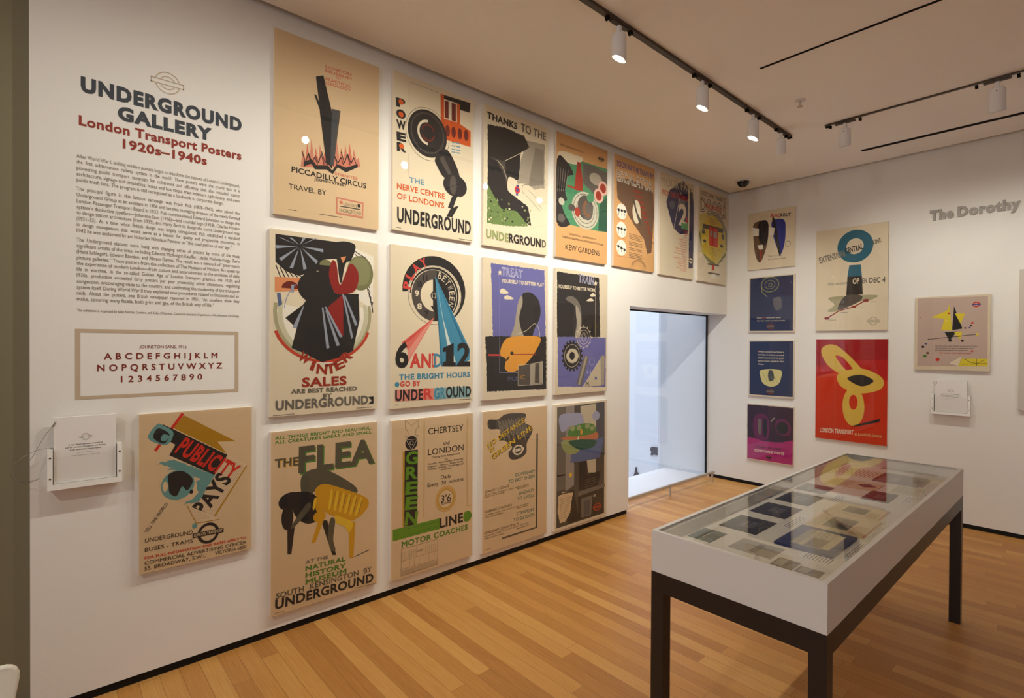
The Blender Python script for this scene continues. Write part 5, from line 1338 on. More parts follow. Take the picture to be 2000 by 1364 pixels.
def text2d(t, st, x0, y0, x1, y1, h):
    """vertices (2D) and faces of a string fitted between two baseline points with cap height h"""
    vs, fs = TXT[(t, st)]
    if not vs: return [], []
    a = min(x for x, _ in vs); b = max(x for x, _ in vs)
    L = math.hypot(x1-x0, y1-y0); ux, uy = (x1-x0)/L, (y1-y0)/L
    sx = L/max(b-a, 1e-6); sy = h/CAP[st]; yb = CAPB[st]
    return [(x0 + (x-a)*sx*ux - (y-yb)*sy*uy, y0 + (x-a)*sx*uy + (y-yb)*sy*ux) for x, y in vs], fs

# ------------------------------------------------------------------ printed faces
def catmull(pts, n=5):
    N = len(pts); out = []
    for i in range(N):
        p0, p1, p2, p3 = pts[i-1], pts[i], pts[(i+1) % N], pts[(i+2) % N]
        for k in range(n):
            t = k/n
            out.append(tuple(0.5*(2*b + (c-a)*t + (2*a-5*b+4*c-d)*t*t + (3*b-a-3*c+d)*t**3) for a, b, c, d in zip(p0, p1, p2, p3)))
    return out
def jitter(pts, rnd, step=9.0, amp=4.0):
    out = []; N = len(pts)
    for i in range(N):
        a, b = pts[i], pts[(i+1) % N]; L = math.hypot(b[0]-a[0], b[1]-a[1]); n = max(1, int(L/step))
        nx, ny = ((b[1]-a[1])/L, -(b[0]-a[0])/L) if L else (0, 0)
        for k in range(n):
            t = k/n; d = rnd.uniform(-amp, amp)
            out.append((a[0]+(b[0]-a[0])*t+nx*d, a[1]+(b[1]-a[1])*t+ny*d))
    return out
def tri(pts):
    from mathutils.geometry import tessellate_polygon
    return [tuple(t) for t in tessellate_polygon([[Vector((x, y, 0)) for x, y in pts]])]
def clampf(pts, w, h):
    return [(min(max(x, 1.0), w-1.0), min(max(y, 1.0), h-1.0)) for x, y in pts]
def face_layers(p, w, h, to3):
    """ink layers of a poster as one mesh; w,h in mm; to3(x, y, layer) gives the local point"""
    mb = MB(); rnd = random.Random(len(p['label']))
    mb.add([to3(0,0,0), to3(w,0,0), to3(w,h,0), to3(0,h,0)], [(0,1,2,3)], ink(p['paper']))
    lay = 0
    def put(pts, faces, col, copies=1):
        q = clampf(pts, w, h); ff = []
        for f in faces:
            a = sum(q[f[i]][0]*q[f[(i+1)%len(f)]][1]-q[f[(i+1)%len(f)]][0]*q[f[i]][1] for i in range(len(f)))
            ff.append(f if a >= 0 else tuple(reversed(f)))
        n1 = len(q)//copies
        mb.add([to3(x, y, lay+0.1*(i//n1)) for i, (x, y) in enumerate(q)], ff, ink(p['paper'] if col == 'paper' else col))
    for e in p['ink']:
        lay += 1
        if e[0] == 'p':
            pts = [(e[2][i], e[2][i+1]) for i in range(0, len(e[2]), 2)]
            if e[3] == 's': pts = catmull(pts)
            if e[3] == 'j': pts = jitter(pts, rnd)
            put(pts, tri(pts), e[1])
        elif e[0] == 'e':
            cx, cy, rx, ry = e[2]; inner, a0, a1 = e[3]; full = a1-a0 >= 360
            n = max(10, int(40*(a1-a0)/360) if max(rx, ry) > 25 else 18)
            A = [math.radians(a0+(a1-a0)*i/n) for i in range(n+(0 if full else 1))]
            jt = [1+rnd.uniform(-.04, .04) if e[4] == 'j' else 1 for _ in A]
            o = [(cx+rx*math.cos(t)*j, cy+ry*math.sin(t)*j) for t, j in zip(A, jt)]
            if inner <= 0:
                if full: put(o, [tuple(range(len(o)))], e[1])
                else: put([(cx, cy)]+o, [(0, i, i+1) for i in range(1, len(o))], e[1])
            else:
                q = [(cx+rx*inner*math.cos(t), cy+ry*inner*math.sin(t)) for t in A]; N = len(o)
                put(o+q, [(i, (i+1) % N, N+(i+1) % N, N+i) for i in range(N if full else N-1)], e[1])
        elif e[0] == 'l':
            pts = [(e[2][i], e[2][i+1]) for i in range(0, len(e[2]), 2)]; hw = max(e[3], .6)/2
            for a, b in zip(pts[:-1], pts[1:]):
                L = math.hypot(b[0]-a[0], b[1]-a[1]) or 1; nx, ny = -(b[1]-a[1])/L*hw, (b[0]-a[0])/L*hw
                put([(a[0]+nx, a[1]+ny), (a[0]-nx, a[1]-ny), (b[0]-nx, b[1]-ny), (b[0]+nx, b[1]+ny)], [(0,1,2,3)], e[1])
        elif e[0] == 't':
            x0, y0, x1, y1, hh = e[3]
            if e[4] == 'o':
                vs, fs = text2d(e[2], 'x', x0, y0, x1, y1, hh); put(vs, fs, e[1]); lay += 1
                vi, fi = TXT[(e[2], 'in')]; vx, _ = TXT[(e[2], 'x')]
                a = min(x for x, _ in vx); b = max(x for x, _ in vx); sx = (x1-x0)/(b-a); sl = (y1-y0)/(x1-x0); sy = hh/CAP['x']
                fill = {'tan2': 'brown3', 'cream3': 'violet' if 'TREAT' in e[2] else 'char2'}.get(p['paper'], p['paper'])
                put([(x0+(x-a)*sx, y0+(x-a)*sx*sl+(y-CAPB['x'])*sy) for x, y in vi], fi, fill)
            else:
                vs, fs = text2d(e[2], e[4], x0, y0, x1, y1, hh); put(vs, fs, e[1], COPIES.get((e[2], e[4]), 1))
        elif e[0] == 'a':
            cx, cy, rx, ry, hh = e[3]; a0, a1, inw = e[4]; n = len(e[2])
            for i, ch in enumerate(e[2]):
                t = math.radians(a0+(a1-a0)*(i+.5)/n); dx, dy = math.cos(t), math.sin(t)
                wd = abs(math.radians(a1-a0)/n)*(rx+ry)/2*(.78 if ch != 'I' else .28)
                s = -1 if inw else 1
                tx, ty = s*dy, -s*dx
                ux, uy = cx+rx*dx, cy+ry*dy
                vs, fs = text2d(ch, e[5], ux-tx*wd/2, uy-ty*wd/2, ux+tx*wd/2, uy+ty*wd/2, hh*(ry/max(rx,1) if False else 1))
                put(vs, fs, e[1])
    return mb

# ------------------------------------------------------------------ setting
XW, YF, ZC = -0.028, 6.146, 3.43
OP0, OPZ = 4.192, 1.992
XG = -0.285
struct(MB().box(XG, 8.2, -6.2, YF+0.2, -0.06, 0.0, FLOORM).build('floor'))
m = MB()
m.box(0.022, 8.2, -6.2, 6.09, ZC, ZC+0.16, CEIL)
struct(m.build('ceiling'))
struct(MB().box(XW-0.4, 8.4, -6.4, YF+0.3, ZC+0.17, ZC+0.25, SLOTM).build('ceiling_void'))
m = MB()
m.box(-0.31, XW, -0.047, OP0, 0.042, ZC+0.17, WALL)
m.box(-0.31, XW, OP0, YF, OPZ, ZC+0.17, WALL)
struct(m.build('wall_left'))
struct(MB().box(-0.30, XW-0.012, -0.047, OP0-0.012, 0.0, 0.042, BLACK).build('baseboard_left'))
struct(MB().box(-0.29, 8.2, YF, YF+0.2, 0.040, ZC+0.17, WALL).build('wall_far'))
struct(MB().box(XG, 8.2, YF+0.008, YF+0.2, 0.0, 0.040, BLACK).build('baseboard_far'))
struct(MB().box(-0.31, -0.15, -6.0, -0.047, 0.0, ZC+0.17, GREYW).build('wall_left_rear'))
struct(MB().box(8.2, 8.4, -6.2, YF+0.2, 0.0, ZC+0.17, WALL).build('wall_right'))
m = MB()
m.box(-0.31, 2.2, -6.2, -6.0, 0, ZC+.17, WALL); m.box(4.0, 4.7, -6.2, -6.0, 0, ZC+.17, WALL); m.box(6.5, 8.2, -6.2, -6.0, 0, ZC+.17, WALL)
m.box(2.2, 4.0, -6.2, -6.0, 0, .7, WALL); m.box(4.7, 6.5, -6.2, -6.0, 0, .7, WALL)
m.box(2.2, 4.0, -6.2, -6.0, 3.1, ZC+.17, WALL); m.box(4.7, 6.5, -6.2, -6.0, 3.1, ZC+.17, WALL)
struct(m.build('wall_back'))
# tall window in the recess
w1 = MB().box(XG-0.012, XG, OP0-0.05, YF, 0.0, OPZ+0.05, PANEG).build('window_1'); struct(w1)
struct(MB().box(XG-0.006, XG+0.012, YF-0.016, YF, 0.0, OPZ, BLACK).build('trim_1'))
struct(MB().box(XG-0.006, XG+0.004, OP0-0.05, YF-0.016, OPZ-0.014, OPZ-0.001, BLACK).build('trim_2'))
struct(MB().box(XG, XG+0.02, OP0-0.05, YF-0.016, 0.0, 0.012, mat('pale_sill', (214, 208, 200), .6)).build('trim_3'))
# atrium behind the window
struct(MB().box(-0.86, XG-0.012, 1.5, YF, -0.25, 0.0, mat('pale_stone_ledge', (214, 214, 214), .6)).build('atrium_ledge'))
struct(MB().box(-5.5, -0.30, 9.6, 9.8, -3.2, 7.6, ATRIUM).build('wall_atrium_far'))
struct(MB().box(-5.7, -5.5, 1.0, 9.8, -3.2, 7.6, ATRIUM).build('wall_atrium_side'))
struct(MB().box(-5.5, -0.30, 1.0, 9.6, -3.3, -3.2, ATRIUM).build('floor_atrium'))
struct(MB().box(-1.0, -0.2, YF+0.0015, YF+0.19, -3.2, ZC+0.17, ATRIUM).build('wall_atrium_pier', None, 0.06))
rnd = random.Random(5)
def ragged(cx, cz, pts): return [(cx+x, cz+z) for x, z in pts]
def relief(name, label, pts, y):
    q = MB(); n = len(pts)
    v = [(x, y, z) for x, z in pts] + [(x, y-0.03, z) for x, z in pts]
    t = tri(pts)
    q.add(v, [tuple(reversed(f)) for f in t] + [tuple(i+n for i in f) for f in t] + [(i, (i+1) % n, n+(i+1) % n, n+i) for i in range(n)], mat('dark_relief', (70, 72, 82), .7))
    return tag(q.build(name), label, 'wall sculpture')
s = 1.36
relief('wall_relief', 'small ragged dark shape on the bright wall seen through the window', [(-3.37,-.60),(-3.36,-.54),(-3.30,-.515),(-3.22,-.52),(-2.98,-.51),(-2.98,-.67),(-3.25,-.68),(-3.29,-.655),(-3.32,-.70),(-3.36,-.70),(-3.335,-.63)], 9.6)
relief('wall_relief', 'tiny dark upright shape low on the bright wall seen through the window', [(-3.80,-1.24),(-3.76,-1.16),(-3.73,-1.02),(-3.715,-1.02),(-3.71,-1.12),(-3.67,-1.15),(-3.66,-1.22),(-3.70,-1.215),(-3.72,-1.24)], 9.6)

# ------------------------------------------------------------------ ceiling fittings
def slot(x0, y0, x1, y1, w, label):
    t = MB().box(min(x0,x1), max(x0,x1), min(y0,y1)-w/2, max(y0,y1)+w/2, ZC-0.003, ZC+0.02, SLOTM).build('slot_diffuser')
    return tag(t, label, 'air vent')
def hitc(v): return v
slot(1.485, 3.50, 3.4, 3.50, 0.018, 'thin dark ceiling slot between the two light tracks')
slot(1.483, 5.66, 4.6, 5.66, 0.048, 'black ceiling slot close to the end wall')
TX, TY2 = 1.178, 4.79
def track(name, box, label, ends):
    t = thing(name, label, 'light track', ((box[0]+box[1])/2, (box[2]+box[3])/2, ZC))
    c = t.location
    MB().box(box[0]-c.x, box[1]-c.x, box[2]-c.y, box[3]-c.y, -0.018 if box[1]-box[0] < 1 else -0.010, 0.0, TRACKM).build('track_channel', t)
    for x, y, dx, dy in ends:
        MB().box(x-c.x-dx, x-c.x+dx, y-c.y-dy, y-c.y+dy, -0.026, -0.0185, SLOTM).build('end_cap', t)
    return t
track('light_track', (TX-0.016, TX+0.016, -3.0, 4.81), 'long dark track running along the ceiling beside the poster wall', [(TX, 4.80, .018, .012)])
track('light_track', (1.455, 6.6, TY2-0.010, TY2+0.010), 'dark track on the ceiling parallel to the end wall', [(1.475, TY2, .014, .014)])

def lamp(x, y, label, lit, aim, cut, group='white track spotlights', power=0.0, angle=70, along='y', scale=1.0):
    t = thing('track_spotlight', label, 'spotlight', (x, y, ZC-0.018), 0 if along == 'y' else PI/2, group)
    q = MB()
    q.box(-0.013, 0.013, -0.07, 0.07, -0.010, -0.0005, TRACKM); q.build('adapter', t)
    for sy in (-0.105, 0.105): MB().box(-0.012, 0.012, sy-0.008, sy+0.008, -0.020, -0.0005, SLOTM).build('clip', t)
    MB().box(-0.010, 0.010, -0.011, 0.011, -0.068, -0.0105, LAMPM).build('stem', t, 0.003)
    r, top, bot = 0.041*scale, -0.060, -0.060-0.135*scale
    n = 28; v = []; f = []
    rings = [(r*.3, top+.004), (r-.006, top), (r, top-.006), (r, None)]
    for rr, z in rings:
        for k in range(n):
            a = 2*PI*k/n; xx, yy = rr*math.cos(a), rr*math.sin(a)
            v.append((xx, yy, z if z is not None else bot + (cut[0]*xx+cut[1]*yy)))
    for i in range(3):
        for k in range(n): f.append((i*n+k, (i+1)*n+k, (i+1)*n+(k+1) % n, i*n+(k+1) % n))
    f.append(tuple(range(n)))
    # rim turned inwards
    o = len(v)
    for k in range(n):
        a = 2*PI*k/n; xx, yy = (r-.004)*math.cos(a), (r-.004)*math.sin(a); v.append((xx, yy, bot + (cut[0]*xx+cut[1]*yy)))
    for k in range(n):
        a = 2*PI*k/n; xx, yy = (r-.004)*math.cos(a), (r-.004)*math.sin(a); v.append((xx, yy, bot + 0.02 + (cut[0]*xx+cut[1]*yy)))
    for k in range(n):
        f.append((3*n+k, o+k, o+(k+1) % n, 3*n+(k+1) % n)); f.append((o+k, o+n+k, o+n+(k+1) % n, o+(k+1) % n))
    MB().add(v, f, LAMPM, True).build('housing', t)
    MB().add([(-r*.99, -.006, -.085), (-r*1.02, 0, -.08), (-r*1.02, 0, -.092)], [(0,1,2)], SLOTM).build('screw', t)
    lens_z = 0.006
    rl = 0.026 if lit else r-.0045
    vv = [(rl*math.cos(2*PI*k/n), rl*math.sin(2*PI*k/n), bot + lens_z + (cut[0]*rl*math.cos(2*PI*k/n)+cut[1]*rl*math.sin(2*PI*k/n))) for k in range(n)]
    bf = [(rr*math.cos(2*PI*k/n), rr*math.sin(2*PI*k/n), bot + lens_z + .002 + rr*(cut[0]*math.cos(2*PI*k/n)+cut[1]*math.sin(2*PI*k/n))) for rr in (rl, r-.0045) for k in range(n)]
    MB().add(bf, [(k, (k+1) % n, n+(k+1) % n, n+k) for k in range(n)], LAMPM).build('baffle', t)
    MB().add(vv, [tuple(range(n))[::-1]], LENS if lit else LENSOFF).build('lens', t)
    if power:
        L = Vector((x - (0.012 if along == 'y' else 0), y, ZC-0.018+bot-0.012))
        if along != 'y': pass
        spot(L, aim, power, angle)
    return t
SP = 70.0
LY = [(-0.42, 'nearest the rear'), (0.50, ''), (1.47, '')]
TRACK1 = [(-1.30, (0, -0.9, 1.7)), (-0.42, (0, 0.2, 1.45)), (0.50, (0, 0.75, 1.45)), (1.53, (0, 1.55, 1.4))]
for (y, aim), k in zip(TRACK1, (.16, .20, .38, .95)): spot((TX, y, ZC-0.22), aim, SP*k, 136)
LAB = ['lit white spotlight on the poster wall track, highest in the picture', 'lit white spotlight second along the poster wall track', 'lit white spotlight third along the poster wall track with the widest glare']
for (y, aim), lb, k in zip([(2.405, (0, 2.4, 1.4)), (3.32, (0, 3.3, 1.4)), (4.09, (0, 4.2, 1.4))], LAB, (1.1, 1.25, 1.3)):
    lamp(TX, y, lb, True, aim, (-0.45, -0.25), power=SP*k, angle=136)
lamp(TX, 4.62, 'unlit looking white spotlight at the very end of the poster wall track', False, (0.2, 6.1, 1.6), (-0.1, .35), power=SP*.8, angle=80, scale=.95)
lamp(1.60, TY2, 'white spotlight near the start of the end wall track', False, (1.9, 6.1, 1.5), (.3, 0), power=SP*.7, angle=105, along='x', scale=1.0)
lamp(2.50, TY2, 'white spotlight on the end wall track at the right edge', False, (2.7, 6.1, 1.5), (.3, 0), power=SP*.7, angle=105, along='x', scale=1.12)
for x in (3.5, 4.6): spot((x, TY2, ZC-0.22), (x+.1, 6.1, 1.5), SP*.6, 90)
for x, y, tx, ty, k in ((2.2, -1.6, 1.9, 1.6, 1.6), (4.4, -1.2, 3.6, 2.2, .6), (5.6, 2.6, 4.6, 3.6, .35)): spot((x, y, ZC-0.22), (tx, ty, 0.6), SP*k, 125)  # unseen spots added as general fill for case, floor and ceiling

t = thing('sprinkler_head', 'small white fire sprinkler on the ceiling between the tracks', 'sprinkler', (1.488, 4.17, ZC))
MB().lathe([(0.030, -0.004), (0.038, -0.002), (0.038, 0.0)], (0,0,0), LAMPM).build('escutcheon', t)
MB().lathe([(0.008, -0.045), (0.008, -0.0045)], (0,0,0), STEEL, 10).build('frame_arm', t)
MB().lathe([(0.018, -0.050), (0.019, -0.0455), (0.006, -0.0454)], (0,0,0), STEEL, 16).build('deflector', t)
t = thing('dome_camera', 'dark dome security camera in a white ring by the ceiling corner', 'camera', (0.355, 5.71, ZC))
MB().lathe([(0.070, -0.022), (0.082, -0.014), (0.085, 0.0)], (0,0,0), LAMPM).build('base_ring', t)
pr = [(0.062*math.cos(a), -0.0225-0.058*math.sin(a)) for a in [PI/2*i/8 for i in range(8)]]
MB().lathe(list(reversed(pr)), (0,0,0), mat('smoked_dome', (22, 20, 20), .12, .6)).build('dome', t)

# ------------------------------------------------------------------ wall lettering
def wall_mesh(items, name, parent=None):
    mb = MB()
    for col, t, (x0, y0, x1, y1, h), st in items:
        vs, fs = text2d(t, st, x0, y0, x1, y1, h)
        n1 = max(1, len(vs)//COPIES.get((t, st), 1))
        mb.add([(XW+0.0012+0.00001*(i//n1), x, y) for i, (x, y) in enumerate(vs)], fs, mat('vinyl_'+col, PALETTE[col], .6, .3))
    return mb.build(name, parent)
pick = lambda k: [(e[1], e[2], e[3], e[4]) for e in WALL_TEXT if e[0] == k]
t = thing('title_lettering', 'big slate and rust wall title with 1920s–1940s under it, on the left wall', 'wall lettering', (0,0,0))
wall_mesh(pick('heading'), 'heading_line', t); wall_mesh(pick('subheading'), 'subheading_line', t)
mb = MB(); cx, cz, rx, rz = EMBLEM; vt = mat('vinyl_vtan', PALETTE['vtan'], .6, .3)
def ring(ro, ri, skip):
    n = 64
    for k in range(n):
        a, b = 2*PI*k/n, 2*PI*(k+1)/n
        q = [(cx+ro*math.cos(a), cz+ro*math.sin(a)), (cx+ro*math.cos(b), cz+ro*math.sin(b)), (cx+ri*math.cos(b), cz+ri*math.sin(b)), (cx+ri*math.cos(a), cz+ri*math.sin(a))]
        if all(abs(z-cz) < skip for _, z in q): continue
        mb.add([(XW+0.0012, y, z) for y, z in q], [(0,1,2,3)], vt)
R0 = 0.052
ring(R0, R0-0.004, .011); ring(R0*.62, R0*.62-0.004, .011)
hb = 0.0125
for (a, b, c, d) in ((-rx, rx, hb-.004, hb), (-rx, rx, -hb, -hb+.004), (-rx, -rx+.004, -hb, hb), (rx-.004, rx, -hb, hb)):
    mb.add([(XW+0.0013, cx+a, cz+c), (XW+0.0013, cx+b, cz+c), (XW+0.0013, cx+b, cz+d), (XW+0.0013, cx+a, cz+d)], [(0,1,2,3)], vt)
mb.build('roundel_emblem', t)
t = thing('wall_text', 'small brown wall text in three paragraphs under the big title', 'wall text', (0,0,0))
for k in range(3): wall_mesh(pick('paragraph%d' % k), 'paragraph', t)
wall_mesh(pick('credit'), 'credit_line', t)
t = thing('alphabet_panel', 'rust red alphabet and numerals in a beige rectangular border on the wall', 'wall lettering', (0,0,0))
for it in pick('alphabet'): wall_mesh([it], 'letter_row', t)
(o0, o1, z0, z1), (i0, i1, j0, j1) = FRAME
mb = MB()
for a, b, c, d in ((o0, o1, j1, z1), (o0, o1, z0, j0), (o0, i0, j0, j1), (i1, o1, j0, j1)):
    mb.add([(XW+0.001, a, c), (XW+0.001, b, c), (XW+0.001, b, d), (XW+0.001, a, d)], [(0,1,2,3)], vt)
mb.build('border', t)
# dimensional letters on the end wall
t = thing('dimensional_letters', 'raised grey letters beginning The Dorothy, high on the end wall', 'wall lettering', (0,0,0))
for w_, xa, xb in (('The', 1.907, 2.078), ('Dorothy', 2.104, 2.515), ('and', 2.552, 2.745)):
    vs, fs = text2d(w_, 'v', xa, 2.784, xb, 2.784, 0.094)
    mb = MB(); n = len(vs); ed = {}
    for f in fs:
        for i in range(len(f)):
            e0, e1 = f[i], f[(i+1) % len(f)]
            if (e1, e0) in ed: del ed[(e1, e0)]
            else: ed[(e0, e1)] = 1
    mb.add([(x, YF-0.012, z) for x, z in vs] + [(x, YF, z) for x, z in vs], [tuple(f) for f in fs] + [(e1, e0, n+e0, n+e1) for e0, e1 in ed], GREYL)
    mb.build('word', t)

# ------------------------------------------------------------------ posters
def make_poster(p):
    a0, a1, z0, z1 = p['rect']; w, h = (a1-a0)*1000, (z1-z0)*1000
    am = (a0+a1)/2
    loc, rz = ((XW, am, z0), PI/2) if p['wall'] == 'L' else ((am, YF, z0), 0.0)
    t = thing(p['name'], p['label'], 'poster', loc, rz, p['group'])
    hw, hh = (a1-a0)/2, z1-z0
    MB().box(-hw, hw, -0.0255, -0.0005, 0, hh, EDGE).build('backing_panel', t)
    to3 = lambda x, y, l: (x/1000-hw, -0.0256-l*0.00003, y/1000)
    face_layers(p, w, h, to3).build('printed_sheet', t)
    MB().box(-hw, hw, -0.0330, -0.0300, 0, hh, ACRYL).build('acrylic_cover', t)
    return t
for p in POSTERS: make_poster(p)

# ------------------------------------------------------------------ display case
X0, X1, Y0, Y1, H, HB = 1.840, 2.453, 1.758, 4.033, 0.9015, 0.745
t = thing('display_case', 'long white glass topped display case on dark legs in the foreground', 'display case', ((X0+X1)/2, (Y0+Y1)/2, 0))
cx, cy = t.location.x, t.location.y
hx, hy = (X1-X0)/2, (Y1-Y0)/2
mb = MB(); R = 0.017
mb.box(-hx, hx, -hy, -hy+R, HB, H, CASEM); mb.box(-hx, hx, hy-R, hy, HB, H, CASEM)
mb.box(-hx, -hx+R, -hy+R, hy-R, HB, H, CASEM); mb.box(hx-R, hx, -hy+R, hy-R, HB, H, CASEM)
mb.build('case_body', t)
MB().box(-hx+R, hx-R, -hy+R, hy-R, HB+0.01, 0.845, DECKM).build('deck', t)
mb = MB()
for s_ in (-1, 1): mb.box(min(s_*(hx-R-.008), s_*(hx-R)), max(s_*(hx-R-.008), s_*(hx-R)), -hy+R, hy-R, 0.845, H-0.012, DECKM)
mb.build('inner_lining', t)
MB().box(-hx+R, hx-R, -hy+R, hy-R, H-0.008, H-0.002, LIDG).build('glass_lid', t)
mb = MB(); RW = 0.052; RB = 0.672
mb.box(-hx, hx, -hy, -hy+RW, RB, HB, FRAMEM); mb.box(-hx, hx, hy-RW, hy, RB, HB, FRAMEM)
mb.box(-hx, -hx+RW, -hy+RW, hy-RW, RB, HB, FRAMEM); mb.box(hx-RW, hx, -hy+RW, hy-RW, RB, HB, FRAMEM)
mb.build('apron_frame', t)
for sx in (-1, 1):
    for sy in (-1, 1):
        x = sorted((sx*hx, sx*(hx-RW))); y = sorted((sy*hy, sy*(hy-RW)))
        MB().box(x[0], x[1], y[0], y[1], 0.0, RB, FRAMEM).build('leg', t)

# things laid out inside the case
DK = {'teal_card': (92,110,108), 'photo_dark': (44,42,44), 'photo_grey': (120,116,112), 'photo_pan': (168,160,146), 'photo_small': (120,108,88), 'blue_book': (48,56,102), 'sheet_photo': (218,196,156), 'sheet_roof': (216,196,160), 'sheet_text': (228,220,186), 'photo_sepia': (120,104,84), 'caption': (240,236,228)}
NM = {'teal_card': 'printed_card', 'photo_dark': 'photograph', 'photo_grey': 'photograph', 'photo_pan': 'panoramic_photograph', 'photo_small': 'photograph', 'blue_book': 'album', 'sheet_photo': 'booklet', 'sheet_roof': 'printed_sheet', 'sheet_text': 'printed_sheet', 'photo_sepia': 'photograph', 'caption': 'caption_card'}
CT = {'printed_card': 'card', 'photograph': 'photograph', 'panoramic_photograph': 'photograph', 'album': 'book', 'booklet': 'booklet', 'printed_sheet': 'paper', 'caption_card': 'caption card'}
CAPLAB = ['caption card between the dark photographs and the open booklet', 'caption card by the left rim beside the nearest dark photograph', 'caption card by the left rim beside the second dark photograph', 'caption card by the left rim beside the third dark photograph', 'caption card at the right rim beside the blue album', 'caption card at the right rim beside the open booklet', 'caption card in the middle beyond the open booklet', 'caption card at the right rim far from the front', 'caption card in front of the blue album near the front corner']
def strokes(mb, fr, rows, col, z, vert=False):
    """rows of small print as thin bars; fr = x0,x1,y0,y1; lines run along y"""
    x0, x1, y0, y1 = fr; r = random.Random(rows)
    for i in range(rows):
        xx = x1-(x1-x0)*(i+.5)/rows; e = y1-(y1-y0)*r.uniform(0, .18) if i % 4 == 3 else y1
        mb.add([(xx, y0, z), (xx+(x1-x0)/rows*.34, y0, z), (xx+(x1-x0)/rows*.34, e, z), (xx, e, z)], [(0,1,2,3)], col)
ci = 0
for kind, label, q, k in DOCS:
    x0 = (q[0][0]+q[1][0])/2; x1 = (q[2][0]+q[3][0])/2; y0 = (q[0][1]+q[3][1])/2; y1 = (q[1][1]+q[2][1])/2
    x0 = max(x0, X0+R+.011); x1 = min(x1, X1-R-.011); y1 = min(y1, Y1-R-.004)
    if kind == 'caption': label = 'white '+CAPLAB[ci]; ci += 1
    th = 0.010 if kind == 'blue_book' else (0.004 if kind == 'sheet_photo' else 0.0015)
    mb = MB(); mb.box(x0, x1, y0, y1, 0.8452, 0.8452+th, mat('card_'+kind, DK[kind], .6, .3, noise=(40, .12) if 'photo' in kind else None))
    z = 0.8452+th+.0002; W, D = x1-x0, y1-y0
    px = lambda u: x1-u*W if False else x0+u*W
    def bx(u0, u1, v0, v1, rgb, dz=0):
        mb.add([(x0+u0*W, y0+v0*D, z+dz), (x0+u1*W, y0+v0*D, z+dz), (x0+u1*W, y0+v1*D, z+dz), (x0+u0*W, y0+v1*D, z+dz)], [(0,1,2,3)], mat('print_%d_%d_%d' % rgb, rgb, .6, .3))
    if kind == 'photo_dark':
        bx(.34, .70, .28, .72, (92,90,88)); bx(.40, .62, .34, .66, (128,124,118), .0002); bx(.49, .53, .2, .85, (30,28,30), .0004); bx(.70, .74, .3, .7, (70,66,64))
        for i in range(4): bx(.42+i*.06, .45+i*.06, .36, .64, (70,68,66), .0005)
    elif kind == 'teal_card': bx(.35, .95, .3, .7, (76,86,86)); bx(.48, .51, .25, .75, (220,220,214), .0002)
    elif kind == 'photo_pan': 
        bx(.45, .62, .1, .88, (112,106,96)); bx(.62, .95, .02, .98, (150,142,126))
        for i in range(5): bx(.46, .60, .14+i*.15, .20+i*.15, (70,66,60), .0002)
    elif kind in ('photo_grey',): bx(.5, .95, .05, .95, (98,94,90)); bx(.3, .5, .2, .6, (146,142,136), .0002)
    elif kind in ('photo_small', 'photo_sepia'): bx(.1, .5, .1, .9, (166,156,132)); bx(.5, .7, .3, .8, (84,76,62), .0002); bx(.7, .95, .1, .6, (140,128,104))
    elif kind == 'blue_book':
        bx(.22, .74, .14, .90, (186,168,126)); bx(.22, .36, .14, .9, (150,140,112), .0002); bx(.44, .72, .16, .56, (120,106,76), .0002); bx(.38, .66, .58, .88, (206,192,156), .0003); bx(.74, .86, .18, .88, (206,188,148))
        for i in range(5): bx(.40, .64, .60+i*.055, .62+i*.055, (88,80,64), .0005)
        for i in range(6): bx(.46, .52, .18+i*.06, .21+i*.06, (66,58,44), .0004)
    elif kind == 'sheet_photo': bx(.25, .68, .18, .78, (112,100,78)); bx(.45, .66, .26, .70, (70,64,54), .0002); bx(.72, .93, .08, .55, (198,170,130)); bx(.05, .2, .1, .9, (206,184,146)); bx(.965, .985, .02, .98, (170,100,80))
    elif kind == 'sheet_roof':
        mb.add([(x0+.55*W, y0+.55*D, z), (x0+.75*W, y0+.3*D, z), (x0+.95*W, y0+.55*D, z), (x0+.75*W, y0+.8*D, z)], [(0,1,2,3)], mat('print_roof', (92,40,44), .6)); strokes(mb, (x0+.05*W, x0+.45*W, y0+.1*D, y1-.1*D), 9, mat('print_grey', (120,112,100), .7), z)
    elif kind == 'sheet_text': strokes(mb, (x0+.06*W, x1-.06*W, y0+.1*D, y1-.1*D), 14, mat('print_grey', (120,112,100), .7), z)
    elif kind == 'caption': strokes(mb, (x0+.1*W, x1-.1*W, y0+.06*D, y1-.06*D), max(2, int(W/.012)), mat('print_grey', (120,112,100), .7), z)
    tag(mb.build(NM[kind]), label, CT[NM[kind]], {1: 'dark photographs in the case', 2: 'small photographs by the front edge', 3: 'tan booklets in the case', 9: 'caption cards in the case'}.get(k.get('g')))

# ------------------------------------------------------------------ low steel rail in front of the window
t = thing('guard_rail', 'low brushed steel rail along the foot of the tall window', 'rail', (-0.083, 5.0, 0))
MB().tube([(0, -0.95, 0.115), (0, 0.955, 0.115)], 0.015, STEEL, 14).build('rail_bar', t)
for yy in (-0.88, 0.015, 0.925): MB().tube([(0, yy, 0.0), (0, yy, 0.104)], 0.011, STEEL, 10).build('post', t)

